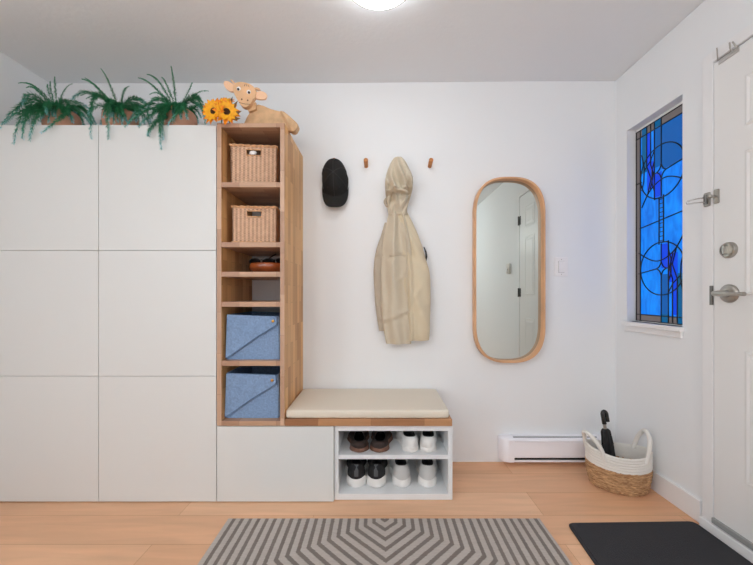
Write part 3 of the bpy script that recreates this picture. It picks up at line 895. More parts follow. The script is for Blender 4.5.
def f_front(u, z):
    d = .007*gs(u+.52-.5*(z-1.05), .16)-.004*gs(u+.25-.4*(z-1.05), .14)
    d += .004*sin(z*14+u*3)*gs(u+.3, .6)+.0025*sin(z*33+u*5)
    d += .005*gs(z-1.17+.05*u, .02)*gs(u+.6, .4)
    d += -.004*gs(z-.955-.02*u, .006)
    d += .006*gs(z-1.06-.10*u, .022)*gs(u+.1, .5)
    return d
obj('front_panel', cloth(nb(), [(1.560, .105, .178, -.014, -.060), (1.50, .120, .208, -.013, -.072), (1.42, .128, .242, -.012, -.080), (1.34, .134, .270, -.012, -.086), (1.26, .138, .292, -.012, -.092), (1.17, .142, .314, -.012, -.096), (1.05, .148, .317, -.012, -.100), (.92, .158, .315, -.012, -.102), (.82, .166, .312, -.012, -.099), (.772, .172, .308, -.018, -.090)], 80, 10, f_front), M['jacket2'], g, True)
# side pocket opening with dark zip
bm = nb(); tube(bm, [(.276, -.062, 1.345), (.288, -.067, 1.31), (.291, -.066, 1.285), (.289, -.062, 1.262)], [.003, .006, .0065, .003], 8); obj('zip', bm, M['black'], g, True)
# welt pocket
bm = nb()
pts = [(.062+.022*i, -.0995-.002*sin(i*.8), 1.287+.0008*i) for i in range(6)]
tube(bm, pts, .0018, 6); obj('pocket_seam', bm, M['jacket3'], g, True)
bm = nb()
tube(bm, spline([(.150, -.075, 1.55), (.1595, -.094, 1.42), (.164, -.105, 1.30), (.167, -.110, 1.15), (.170, -.114, 1.0), (.176, -.113, .86), (.180, -.102, .775)], 6), .0026, 6)
obj('placket', bm, M['jacket'], g, True)
# hood
def f_hood(u, z):
    d = .007*sin(45*z+14*u)*gs(z-1.70, .07)
    d += .016*sin(34*(z-1.60)+2.2*u+1.2*sin(3*u))*gs(z-1.72, .09)
    d += .009*sin(9*u+z*25)*gs(z-1.72, .12)+.008*sin(60*z-5*u+2*sin(4*u))*gs(z-1.64, .07)
    d += .014*gs(z-1.690-.015*u, .012)-.012*gs(z-1.668-.01*u, .010)
    return d
obj('hood', cloth(nb(), [(1.899, .102, .138, -.02, -.066), (1.888, .088, .152, -.016, -.084), (1.855, .068, .174, -.014, -.094), (1.80, .047, .198, -.015, -.104), (1.752, .038, .208, -.014, -.110), (1.70, .038, .205, -.013, -.108), (1.655, .042, .194, -.013, -.098), (1.615, .048, .182, -.013, -.088), (1.58, .054, .174, -.013, -.078), (1.545, .058, .178, -.016, -.072)], 96, 10, f_hood), M['jacket'], g, True)
# hood brim: overhanging visor with the shadowed gap under it
bm = nb()
arc = [(.072+.105*t, -.108-.016*sin(PI*t), 1.672+.012*sin(PI*t)-.006*t) for t in [i/10 for i in range(11)]]
tube(bm, arc, [.002]+[.005+.0035*sin(PI*i/10) for i in range(1, 10)]+[.002], 8); obj('hood_brim', bm, M['jacket'], g, True)
bm = nb()
tube(bm, spline([(.050, -.045, 1.65), (.038, -.055, 1.632), (.040, -.062, 1.612), (.052, -.070, 1.59)], 5), [.003]+[.009]*14+[.004], 8)
obj('collar', bm, M['jacket3'], g, True)

# ------------------------------------------------------------------ wicker baskets in the tower
def wicker_basket(loc, w, d, h, rz, label):
    g = thing('wicker_basket', loc, label, 'basket', 'wicker baskets in the tower', rz)
    tp = .985                               # narrower at the foot
    hw, hh, hz = .037, .015, h-.040
    bm = nb(); t = .006
    def wall(p0, p1, z0, z1):
        (xa, ya), (xb, yb) = p0, p1
        s0 = tp+(1-tp)*z0/h; s1 = tp+(1-tp)*z1/h
        nx, ny = (yb-ya), -(xb-xa); L_ = math.hypot(nx, ny); nx, ny = nx/L_*t, ny/L_*t
        A = [(xa*s0, ya*s0, z0), (xb*s0, yb*s0, z0), (xb*s1, yb*s1, z1), (xa*s1, ya*s1, z1)]
        B = [(x-nx, y-ny, z) for x, y, z in A]
        loft(bm, [B, A])
    a, b_ = w/2, d/2
    for z0, z1 in ((.0, h),):
        wall((a, -b_), (a, b_), z0, z1); wall((a, b_), (-a, b_), z0, z1); wall((-a, b_), (-a, -b_), z0, z1)
    xl, xr = -hw+.0, hw
    wall((-a, -b_), (xl, -b_), 0, h); wall((xr, -b_), (a, -b_), 0, h)
    wall((xl, -b_), (xr, -b_), 0, hz-hh); wall((xl, -b_), (xr, -b_), hz+hh, h)
    box(bm, -a*tp, a*tp, -b_*tp, b_*tp, 0.001, .006)
    obj('body', bm, M['wicker'], g, local=True)
    # braided rims: two strands twisted round the edge, top and bottom
    for z, k, nm in ((h-.004, 1.0, 'rim'), (.006, tp+.004, 'foot_rim')):
        bm = nb()
        per = []
        for q in range(4):
            c0 = [(-a, -b_), (a, -b_), (a, b_), (-a, b_)][q]; c1 = [(a, -b_), (a, b_), (-a, b_), (-a, -b_)][q]
            for i in range(28): per.append((c0[0]+(c1[0]-c0[0])*i/28, c0[1]+(c1[1]-c0[1])*i/28))
        per.append(per[0])
        for s in (0, PI):
            tube(bm, [(x*k*(1+.0)+.003*cos(i*.78+s), y*k+.003*cos(i*.78+s), z+.0035*sin(i*.78+s)) for i, (x, y) in enumerate(per)], .0045, 6)
        obj(nm, bm, M['wickerrim'], g, True, local=True)
    bm = nb()
    tube(bm, [(-hw, -b_-.001, hz-hh), (hw, -b_-.001, hz-hh), (hw, -b_-.001, hz+hh), (-hw, -b_-.001, hz+hh), (-hw, -b_-.001, hz-hh)], .0032, 6)
    obj('handle_hole', bm, M['wickerrim'], g, local=True)
    return g
wicker_basket((-.6705, -.236, 1.6260), .236, .25, .213, math.radians(5.5), 'woven wicker basket in the topmost tower compartment')
wicker_basket((-.6625, -.238, 1.3205), .228, .25, .196, math.radians(3.5), 'woven wicker basket in the second tower compartment from the top')
# what shows through the handle holes
bm = nb()
bx_, by_, bz_ = -.664, -.356, 1.799
for k in range(9):
    a = 2*PI*k/9
    tube(bm, [(bx_, by_, bz_), (bx_+.012*cos(a), by_-.004, bz_+.008*sin(a)), (bx_+.022*cos(a), by_-.001, bz_+.013*sin(a))], [.003, .004, .001], 6)
tube(bm, [(bx_, by_, bz_), (bx_, by_+.010, 1.78), (bx_, by_+.012, 1.66), (bx_, by_+.02, 1.634)], .003, 6)
tag(obj('white_bow', bm, M['white']), 'white bow showing through the handle hole of the topmost wicker basket', 'bow')
bm = nb()
def blob(bm, c, r, seed, n=16, k=10):
    rr = random.Random(seed); ph = [rr.uniform(0, 6) for _ in range(6)]
    rings = []
    for i in range(k+1):
        t = -PI/2+PI*i/k; ring = []
        for j in range(n):
            a = 2*PI*j/n
            q = 1+.10*sin(3*a+ph[0]+2*t)+.08*sin(5*a+ph[1]-3*t)+.06*sin(4*t+ph[2])
            ring.append((c[0]+r[0]*cos(t)*cos(a)*q+1e-4*cos(a), c[1]+r[1]*cos(t)*sin(a)*q+1e-4*sin(a), c[2]+r[2]*sin(t)*(1+.05*sin(2*a))))
        rings.append(ring)
    loft(bm, rings); return bm
blob(bm, (-.655, -.25, 1.402), (.085, .075, .076), 3)
tag(obj('folded_cloth', bm, M['clothblue'], smooth=True), 'slate blue cloth inside the second wicker basket, seen through its handle hole', 'cloth')

# ------------------------------------------------------------------ blue felt boxes
def felt_box():
    g = thing('felt_box', (-.656, -.205, .7148), 'blue felt storage box with diagonal flap, higher of the two in the tower', 'storage box', 'blue felt boxes')
    x, z0 = -.656, .7148; d0, d1 = -.378, -.04; h = .234
    rings = []
    for z, k in ((z0, 1.0), (z0+.006, 1.01), (z0+h*.5, 1.0), (z0+h, .965)):
        hw = .139*k; ring = []
        for (u, v) in ((-1, -1), (1, -1), (1, 1), (-1, 1)):
            for t in (0, 1):
                e = .006
                du = (-u*e if (t == 0) ^ (u*v > 0) else 0); dv = (-v*e if (t == 1) ^ (u*v > 0) else 0)
                ring.append((x+u*hw+du, (d0 if v < 0 else d1)+dv+(.004 if v < 0 and z > z0+.2 else 0), z-(.010*(u > 0)*(z > z0+.2))))
        rings.append(ring)
    top = rings[-1]; cx_, cy_ = x, (d0+d1)/2
    inn = [(cx_+(px-cx_)*.96, cy_+(py-cy_)*.97, pz) for px, py, pz in top]; low = [(px, py, z0+.008) for px, py, pz in inn]
    bm = nb(); loft(bm, rings+[inn, low]); body = obj('body', bm, M['felt'], g)
    # flap: a felt sheet over the upper left, from the lower left corner to a rounded tab on the right
    pl = [(x-.138, z0+.008), (x-.13, z0+h+.001), (x+.118, z0+h-.010), (x+.126, z0+h-.016), (x+.129, z0+h-.028), (x+.128, z0+h-.044), (x+.121, z0+h-.056), (x+.02, z0+h*.50), (x-.11, z0+.022)]
    bm = nb(); prism(bm, pl, d0-.0135, d0-.0085, .0012)
    fl = obj('flap', bm, M['felt'], g)
    bm = nb(); tube(bm, [(x+.121, d0-.0130, z0+h-.0565), (x+.02, d0-.0135, z0+h*.495), (x-.137, d0-.0130, z0+.008)], .0014, 6); obj('stitched_edge', bm, M['feltdark'], fl)
    bm = nb(); lathe(bm, [(.0075, 0), (.0072, -.0025), (.004, -.004), (.0005, -.0042)], (x+.108, d0-.0135, z0+h-.034), 18, 'y'); obj('snap', bm, M['brass'], fl, True)
    return g
fb = felt_box()
f2 = copy_tree(fb); f2.location.z = .4096+ZUP; f2.location.x -= .004
f2['label'] = 'blue felt storage box with diagonal flap, lower one in the bottom compartment'

# ------------------------------------------------------------------ bowl with sunglasses
bz = 1.1692; bc = (-.622, -.215)
bm = nb(); lathe(bm, [(.06, bz), (.085, bz+.004), (.108, bz+.024), (.112, bz+.042), (.106, bz+.056), (.101, bz+.058), (.099, bz+.054), (.103, bz+.040), (.095, bz+.018), (.05, bz+.010), (.001, bz+.009)], (bc[0], bc[1], 0), 40)
tag(obj('bowl', bm, M['bowl'], smooth=True), 'round glossy reddish-brown wooden bowl on the third tower shelf', 'bowl')
def sunglasses(loc, rz, tilt, label):
    g = thing('sunglasses', loc, label, 'sunglasses', 'sunglasses in the bowl', rz); g.rotation_euler.x = tilt
    bm = nb()
    for s in (-1, 1):
        tube(bm, [(s*.034+.027*cos(a*PI/10), 0, .019*sin(a*PI/10)) for a in range(21)], .003, 8)
    tube(bm, [(-.01, 0, .008), (0, -.002, .011), (.01, 0, .008)], .003, 8); obj('frame', bm, M['black'], g, True, local=True)
    for s in (-1, 1):
        bm = nb(); lathe(bm, [(.001, -.001), (.019, -.001), (.019, .001), (.001, .001)], (0, 0, 0), 20, 'y')
        for v in bm.verts: v.co.x = v.co.x*1.4+s*.034
        obj('lens', bm, M['lens'], g, True, local=True)
        bm = nb(); tube(bm, [(s*.061, 0, .006), (s*.063, .04, .008), (s*.058, .10, .002), (s*.056, .125, -.012)], .003, 6); obj('temple', bm, M['black'], g, True, local=True)
    return g
sunglasses((-.655, -.255, 1.236), math.radians(14), math.radians(-22), 'black sunglasses lying in the wooden bowl, nearer the left rim')
sunglasses((-.585, -.225, 1.240), math.radians(-24), math.radians(35), 'black sunglasses lying in the wooden bowl, nearer the right rim')

level(0)
# ------------------------------------------------------------------ umbrella basket
UC = Vector((1.318, -.272, 0)); UA, UB = .153, .110; URZ = math.radians(-21)
ub = thing('rope_basket', (UC.x, UC.y, 0), 'oval two-tone rope basket with white top and jute base in the corner', 'basket')
ex = Vector((cos(URZ), sin(URZ), 0)); ey = Vector((-sin(URZ), cos(URZ), 0))
def uring(k, z, n=72, lift=0):
    out = []
    for j in range(n):
        a = 2*PI*j/n
        p = UC+ex*(UA*k*cos(a))+ey*(UB*k*sin(a)); 
        out.append((p.x, p.y, z+lift*(cos(a)**2-.35)))
    return out
def coil(z0, z1, rows, kf, amp, lift=lambda t: 0):
    R = []
    for i in range(rows*4+1):
        t = i/(rows*4); z = z0+(z1-z0)*t
        k = kf(t)+amp*abs(sin(PI*rows*t))
        R.append((k, z, lift(t)))
    return R
bm = nb()
outer = coil(.003, .128, 9, lambda t: .86+.13*math.sin(t*PI*.55), .022, lambda t: .012*t)
R = [uring(k, z, lift=l) for k, z, l in outer]
R = [uring(.5, .003)]+R+[uring(.95, .128, lift=.012), uring(.90, .06), uring(.84, .02), uring(.3, .014)]
loft(bm, R)
rr_ = random.Random(5)
for v in bm.verts:
    d = (Vector((v.co.x, v.co.y, 0))-UC).normalized(); v.co += d*rr_.uniform(-.0025, .0025); v.co.z = max(.001, v.co.z+rr_.uniform(-.0015, .0015))
obj('jute_base', bm, M['jute'], ub, True, label='braided natural jute lower half')
bm = nb()
topo = coil(.122, .208, 6, lambda t: .985+.015*t, .022, lambda t: .012+.012*t)
R = [uring(k, z, lift=l) for k, z, l in topo]
R += [uring(.975, .210, lift=.024), uring(.955, .206, lift=.024)]+[uring(.945+.012*abs(sin(PI*6*t)), .206-.084*t, lift=.024-.012*t) for t in [i/24 for i in range(1, 25)]]
loft(bm, R, cap0=False, cap1=False)
obj('rope_rim', bm, M['whiterope'], ub, True, label='white coiled rope upper half')
def uhandle(sg, tops):
    bm = nb()
    tube(bm, spline(tops, 6), .0108, 10)
    for v in bm.verts: pass
    obj('handle', bm, M['whiterope'], ub, True)
def up(a, k, z):
    p = UC+ex*(UA*k*cos(a))+ey*(UB*k*sin(a)); return (p.x, p.y, z)
uhandle(1, [up(-.80, .98, .180), up(-.66, .99, .245), up(-.40, .94, .295), up(0, .84, .322), up(.42, .90, .308), up(.72, .97, .262), up(.88, .98, .195)])
uhandle(-1, [up(PI+1.0, .98, .165), up(PI+.90, 1.02, .225), up(PI+.65, 1.06, .272), up(PI+.38, 1.09, .290), up(PI+.10, 1.08, .280), up(PI-.10, 1.03, .245), up(PI-.18, .98, .19)])

# folded umbrella leaning in the basket
g = thing('umbrella', (1.352, -.245, .03), 'black folded umbrella with crook handle leaning in the rope basket', 'umbrella')
P0 = Vector((1.305, -.258, .040)); P1 = Vector((1.277, -.205, .392)); ax = (P1-P0)
bm = nb()
Lp = [(0, .006), (.05, .012), (.12, .020), (.32, .025), (.50, .026), (.62, .023), (.70, .021), (.73, .014)]
rings = []
a1, b1 = frame_at(ax)
for t, r in spline(Lp, 4):
    ring = []
    for j in range(40):
        a = 2*PI*j/40; q = r*(1+.16*sin(7*a+9*t))
        ring.append(P0+ax*t+(a1*cos(a)+b1*sin(a))*q)
    rings.append(ring)
loft(bm, rings); obj('canopy', bm, M['blackcloth'], g, True)
bm = nb(); tube(bm, [P0+ax*.72, P0+ax*.80, P0+ax*.82], [.0085, .0085, .011], 12); obj('ferrule', bm, M['nickel'], g, True)
bm = nb()
u = ax.normalized(); sd = Vector((1, .15, 0)); sd = (sd-u*sd.dot(u)).normalized()
hp = [P0+ax*.80]
hp += [P0+ax*.90]
cc = P0+ax*.945+sd*.011
for k in range(9):
    a = PI-PI*k/8*1.02; hp.append(cc+sd*(.011*cos(a))+u*(.016*sin(a)))
hp.append(cc+sd*.011-u*.040)
tube(bm, hp, [.0115]*len(hp), 12); obj('crook_handle', bm, M['black'], g, True)
bm = nb(); tube(bm, [P0+ax*.50+a1*.034, P0+ax*.56+b1*.033, P0+ax*.50-a1*.034], .003, 6); obj('strap', bm, M['black'], g)

level(.006)

# ------------------------------------------------------------------ shoes (heels towards the room)
def shoe(name, loc, rz, side, label, group, upper, sole, lining, hs, hc, tab=None, lace=None, W=.098, L=.285, chunk=0.0, dip=0.0, two=None):
    g = thing(name, loc, label, 'shoe', group, rz)
    N = 44
    def foot(j, k=1.0, grow=0.0):
        a = 2*PI*j/N
        t = (1-cos(a))/2
        w = (.37+.10*math.exp(-((t-.12)/.2)**2)-.07*math.exp(-((t-.4)/.14)**2)+.13*math.exp(-((t-.72)/.2)**2))*W
        prof = (1-abs(2*t-1)**3.2)**.5
        x = w*prof*(1 if sin(a) >= 0 else -1)*k
        x += side*.010*math.exp(-((t-.55)/.25)**2)*-1+side*.008*t
        y = t*L
        if grow: 
            x += math.copysign(grow*prof, sin(a)); y += grow*(2*t-1)
        return x, y
    # sole with a rockered toe and a flared heel
    R = []
    for z, gr in ((0, -.006), (.004, .001), (hs*.55, .003+chunk), (hs*.9, .001), (hs, -.002)):
        ring = []
        for j in range(N):
            x, y = foot(j, 1.0, gr); t = y/L
            zz = z*(1.0-.35*max(0, min(1, t)))+(.012*max(0, t-.75)/.25 if t > .75 else 0)
            if t < .10 and z == 0: zz += .004*(1-t/.10)
            ring.append((x, y, zz))
        R.append(ring)
    bm = nb(); loft(bm, R); so = obj('sole', bm, sole, g, True, local=True)
    # upper from the sole edge to the collar
    R = []
    K = 9
    col = []
    for j in range(N):
        a = 2*PI*j/N
        cx = .031*sin(a)*(1 if W > .09 else .95); cy = .072-.058*cos(a)
        cz = hc+(.012-dip)*max(0, cos(a))-.010*abs(sin(a))**2+.006*max(0, -cos(a))
        col.append((cx+side*-.002, cy, cz))
    for i in range(K+1):
        v = i/K; ring = []
        for j in range(N):
            fx, fy = foot(j, .97); t = fy/L
            zs = hs*(1.0-.35*t)*.86+(.012*max(0, t-.75)/.25 if t > .75 else 0)
            cx, cy, cz = col[j]
            e = v**1.15
            bul = .006*sin(PI*v)*(1-.6*t)
            x = fx+(cx-fx)*e; y = fy+(cy-fy)*(e if t > .3 else v**1.6)
            x += math.copysign(bul, fx) if abs(fx) > .01 else 0
            if t < .25: y -= .006*sin(PI*min(1, v*1.2))*(1-t/.25)
            z = zs+(cz-zs)*(sin(v*PI/2)**(.72 if t > .4 else .95))
            ring.append((x, y, z))
        R.append(ring)
    bm = nb(); loft(bm, R, cap0=True, cap1=False)
    if two:
        for f in bm.faces:
            c_ = f.calc_center_median()
            if c_.y > .055 and c_.z < hs+.030: f.material_index = 1
    obj('upper', bm, [upper, two] if two else upper, g, True, local=True)
    bm = nb()
    R = [col, [(x*.86, .072+(y-.072)*.90, z+.002) for x, y, z in col], [(x*.82, .072+(y-.072)*.88, z-.02) for x, y, z in col], [(x*.85, .08+(y-.072)*1.0, hs+.008) for x, y, z in col]]
    loft(bm, R, cap0=False, cap1=True); obj('lining', bm, lining, g, True, local=True)
    # tongue and laces
    bm = nb()
    loft(bm, [[(-.018, .128, hc-.012), (.018, .128, hc-.012), (.018, .133, hc-.016), (-.018, .133, hc-.016)], [(-.020, .118, hc+.020), (.020, .118, hc+.020), (.020, .125, hc+.020), (-.020, .125, hc+.020)]])
    obj('tongue', bm, lining if not lace else upper, g, local=True)
    if lace:
        bm = nb()
        for k in range(4):
            y = .140+.020*k; z = hc-.004-.0105*k
            tube(bm, [(-.022, y, z-.004), (0, y+.003, z+.004), (.022, y, z-.004)], .0028, 6)
        obj('laces', bm, lace, g, True, local=True)
    if tab:
        bm = nb()
        R = []
        for z, yy in ((hs+.012, -.0035), (hs+(hc-hs)*.55, -.006), (hc-.004, .002), (hc+.012, .012)):
            R.append([(x*.011+side*0, yy+.0035*abs(x)**2-.0015+d, z) for x, d in ((-1, 0), (0, -.001), (1, 0), (1, .003), (0, .003), (-1, .003))])
        loft(bm, R); obj('heel_tab', bm, tab, g, True, local=True)
    return g
SZ1, SZ2 = .2262, .0272
pair = [(-.100, -.378, SZ1, 1, 'left'), (-.002, -.378, SZ1, -1, 'right')]
for x, y, z, sd, w in pair:
    shoe('loafer', (x, y, z), math.radians(5*sd), sd, '%s shoe of the dark brown pair on the upper cubby shelf' % w, 'dark brown shoes', M['shoebrown'], M['solebrown'], M['black'], .026, .062, W=.120, dip=.018)
for x, y, z, sd, w in [(.173, -.378, SZ1, 1, 'left'), (.257, -.378, SZ1, -1, 'right')]:
    shoe('sneaker', (x, y, z), math.radians(6*sd), sd, '%s sneaker of the plain white pair on the upper cubby shelf' % w, 'plain white sneakers', M['shoewhite'], M['shoesole'], M['shoelining'], .028, .082, tab=None, lace=M['white'], W=.106, dip=.014)
for x, y, z, sd, w in [(-.120, -.350, SZ2, 1, 'left'), (-.016, -.350, SZ2, -1, 'right')]:
    shoe('sneaker', (x, y, z), math.radians(3*sd if sd > 0 else -2), sd, '%s sneaker of the black pair with thick white soles, lower cubby shelf' % w, 'black sneakers with white soles', M['shoeblack'], M['shoesole'], M['shoelining'], .052, .108, tab=M['silver'], lace=M['black'], W=.126, chunk=.003)
for x, y, z, sd, w in [(.126, -.350, SZ2, 1, 'left'), (.257, -.350, SZ2, -1, 'right')]:
    shoe('sneaker', (x, y, z), math.radians(3*sd if sd > 0 else -6), sd, '%s sneaker of the pale grey pair with white heels, lower cubby shelf' % w, 'pale grey sneakers', M['shoegrey'], M['shoesole'], M['shoelining'], .046, .112, tab=None, lace=M['white'], W=.116, chunk=.003, dip=.010, two=M['shoegrey'])

# ------------------------------------------------------------------ ferns in terracotta pots
TOP = 1.9175
FERN_A = [
    [(-1.777, -0.29, 2.116), (-1.771, -0.29, 2.18), (-1.773, -0.29, 2.244)],
    [(-1.785, -0.29, 2.116), (-1.793, -0.29, 2.164), (-1.797, -0.29, 2.22)],
    [(-1.793, -0.29, 2.112), (-1.805, -0.29, 2.156), (-1.812, -0.29, 2.204)],
    [(-1.769, -0.29, 2.116), (-1.729, -0.29, 2.156), (-1.676, -0.29, 2.207)],
    [(-1.793, -0.29, 2.116), (-1.855, -0.3, 2.174), (-1.962, -0.3, 2.204)],
    [(-1.801, -0.29, 2.124), (-1.865, -0.29, 2.168), (-1.929, -0.29, 2.184)],
    [(-1.801, -0.29, 2.116), (-1.827, -0.35, 2.109), (-1.836, -0.4, 2.034)],
    [(-1.809, -0.29, 2.112), (-1.856, -0.36, 2.061), (-1.915, -0.43, 1.892)],
    [(-1.809, -0.29, 2.108), (-1.827, -0.38, 2.019), (-1.893, -0.43, 1.917)],
    [(-1.809, -0.29, 2.108), (-1.806, -0.4, 2.008), (-1.834, -0.44, 1.813)],
    [(-1.799, -0.3, 2.103), (-1.781, -0.41, 1.987), (-1.79, -0.44, 1.835)],
    [(-1.795, -0.3, 2.099), (-1.726, -0.42, 1.975), (-1.757, -0.44, 1.828)],
    [(-1.759, -0.3, 2.095), (-1.618, -0.4, 1.985), (-1.69, -0.445, 1.864)],
    [(-1.761, -0.29, 2.108), (-1.664, -0.3, 2.071), (-1.547, -0.33, 1.972)],
    [(-1.761, -0.29, 2.108), (-1.689, -0.29, 2.108), (-1.594, -0.28, 2.078)],
    [(-1.744, -0.3, 2.095), (-1.648, -0.36, 2.03), (-1.592, -0.38, 1.95)],
    [(-1.783, -0.3, 2.103), (-1.701, -0.4, 2.03), (-1.709, -0.4, 1.985)],
    [(-1.815, -0.28, 2.118), (-1.887, -0.3, 2.119), (-1.909, -0.36, 2.007)],
    [(-1.799, -0.3, 2.103), (-1.789, -0.38, 2.026), (-1.826, -0.41, 1.935)],
    [(-1.779, -0.28, 2.114), (-1.757, -0.26, 2.134), (-1.693, -0.25, 2.066)],
]
FERN_B = [
    [(-1.434, -0.29, 2.115), (-1.461, -0.3, 2.19), (-1.504, -0.31, 2.276)],
    [(-1.444, -0.29, 2.115), (-1.541, -0.29, 2.186), (-1.627, -0.29, 2.232)],
    [(-1.449, -0.29, 2.115), (-1.52, -0.29, 2.166), (-1.607, -0.29, 2.239)],
    [(-1.444, -0.29, 2.115), (-1.537, -0.33, 2.132), (-1.605, -0.37, 2.074)],
    [(-1.451, -0.3, 2.114), (-1.458, -0.4, 2.075), (-1.445, -0.44, 1.832)],
    [(-1.436, -0.3, 2.109), (-1.389, -0.4, 2.042), (-1.357, -0.44, 1.837)],
    [(-1.419, -0.29, 2.115), (-1.396, -0.29, 2.156), (-1.373, -0.28, 2.199)],
    [(-1.419, -0.29, 2.115), (-1.4, -0.29, 2.156), (-1.383, -0.29, 2.181)],
    [(-1.419, -0.29, 2.115), (-1.34, -0.3, 2.119), (-1.229, -0.33, 2.057)],
    [(-1.419, -0.29, 2.115), (-1.286, -0.36, 2.045), (-1.248, -0.4, 1.946)],
    [(-1.426, -0.3, 2.104), (-1.334, -0.4, 2.004), (-1.28, -0.415, 1.929)],
    [(-1.444, -0.29, 2.115), (-1.502, -0.3, 2.129), (-1.593, -0.3, 2.119)],
    [(-1.444, -0.29, 2.115), (-1.522, -0.3, 2.139), (-1.597, -0.33, 2.117)],
    [(-1.431, -0.28, 2.121), (-1.397, -0.25, 2.128), (-1.314, -0.25, 2.086)],
]
FERN_C = [
    [(-1.124, -0.29, 2.135), (-1.124, -0.29, 2.217), (-1.137, -0.29, 2.303)],
    [(-1.124, -0.29, 2.135), (-1.154, -0.29, 2.186), (-1.188, -0.29, 2.242)],
    [(-1.134, -0.29, 2.135), (-1.195, -0.29, 2.206), (-1.269, -0.29, 2.257)],
    [(-1.139, -0.29, 2.135), (-1.225, -0.29, 2.186), (-1.317, -0.29, 2.239)],
    [(-1.139, -0.29, 2.13), (-1.185, -0.29, 2.145), (-1.256, -0.29, 2.147)],
    [(-1.114, -0.29, 2.135), (-1.042, -0.29, 2.166), (-1.022, -0.29, 2.212)],
    [(-1.109, -0.29, 2.135), (-1.012, -0.29, 2.145), (-0.931, -0.29, 2.166)],
    [(-1.109, -0.29, 2.135), (-0.98, -0.33, 2.112), (-0.905, -0.38, 1.947)],
    [(-1.134, -0.29, 2.13), (-1.208, -0.36, 2.055), (-1.279, -0.41, 1.932)],
    [(-1.134, -0.29, 2.13), (-1.162, -0.4, 2.013), (-1.29, -0.42, 1.908)],
    [(-1.134, -0.29, 2.13), (-1.133, -0.4, 2.004), (-1.224, -0.42, 1.903)],
    [(-1.129, -0.29, 2.13), (-1.101, -0.42, 1.983), (-1.093, -0.44, 1.785)],
    [(-1.129, -0.29, 2.13), (-1.126, -0.425, 1.933), (-1.164, -0.435, 1.855)],
    [(-1.124, -0.29, 2.13), (-1.098, -0.41, 1.998), (-1.084, -0.44, 1.832)],
    [(-1.113, -0.3, 2.119), (-1.028, -0.4, 2.004), (-1.073, -0.42, 1.917)],
    [(-1.114, -0.29, 2.135), (-1.027, -0.3, 2.109), (-0.94, -0.33, 2.032)],
    [(-1.135, -0.28, 2.136), (-1.225, -0.26, 2.143), (-1.304, -0.25, 2.076)],
]
def frond(parent, pts, width=.021, dens=1.0, up=False, seed=0):
    rr = random.Random(seed)
    A, Mi, B = [Vector(p) for p in pts]
    Cc = 2*Mi-(A+B)/2
    f = lambda t: A*(1-t)**2+Cc*(2*t*(1-t))+B*t*t
    L = sum((f((i+1)/20)-f(i/20)).length for i in range(20))
    bm = nb(); cl = bm.loops.layers.color.new('along')
    ns = 14
    st = [f(i/ns) for i in range(ns+1)]
    def paint(n0, val):
        bm.faces.ensure_lookup_table()
        for k in range(n0, len(bm.faces)):
            for lp in bm.faces[k].loops: lp[cl] = (val, val, val, 1)
    n0 = 0
    tube(bm, st, [.0016*(1-.7*i/ns) for i in range(ns+1)], 5)
    for fc in bm.faces:
        for lp in fc.loops: lp[cl] = (.2, .2, .2, 1)
    n = int(L/.0022*dens)
    for i in range(n):
        t = .06+.94*(i+rr.random()*.8)/n
        p = f(t); d = (f(min(1, t+.02))-f(max(0, t-.02))).normalized()
        a, b = frame_at(d)
        for q in range(3):
            ang = rr.uniform(0, 2*PI)
            side = (a*cos(ang)+b*sin(ang))
            ln = width*((1-.82*t) if up else (1-.55*t**2))*rr.uniform(.6, 1.1)*min(1, .35+t*4)
            tip = p+(side*.80+d*.62)*ln+Vector((0, 0, -.002))
            if up is False and tip.y > -.419 and tip.z < TOP+.002: tip.z = TOP+.002
            w = (d.cross(side)).normalized()*.0018
            mid = p.lerp(tip, .45)
            v = [bm.verts.new(p), bm.verts.new(mid+w), bm.verts.new(tip), bm.verts.new(mid-w)]
            fc = bm.faces.new(v)
            val = min(1, max(0, t*.92+rr.uniform(-.13, .13)))
            for lp in fc.loops: lp[cl] = (val, val, val, 1)
    me = bpy.data.meshes.new('frond')
    o = bpy.data.objects.new('frond', me); C.objects.link(o); o.parent = parent
    bmesh.ops.translate(bm, verts=bm.verts, vec=Vector((0, 0, ZUP))-BASE[parent.name])
    bm.to_mesh(me); bm.free(); me.materials.append(M['fernup'] if up else M['fern'])
    return o
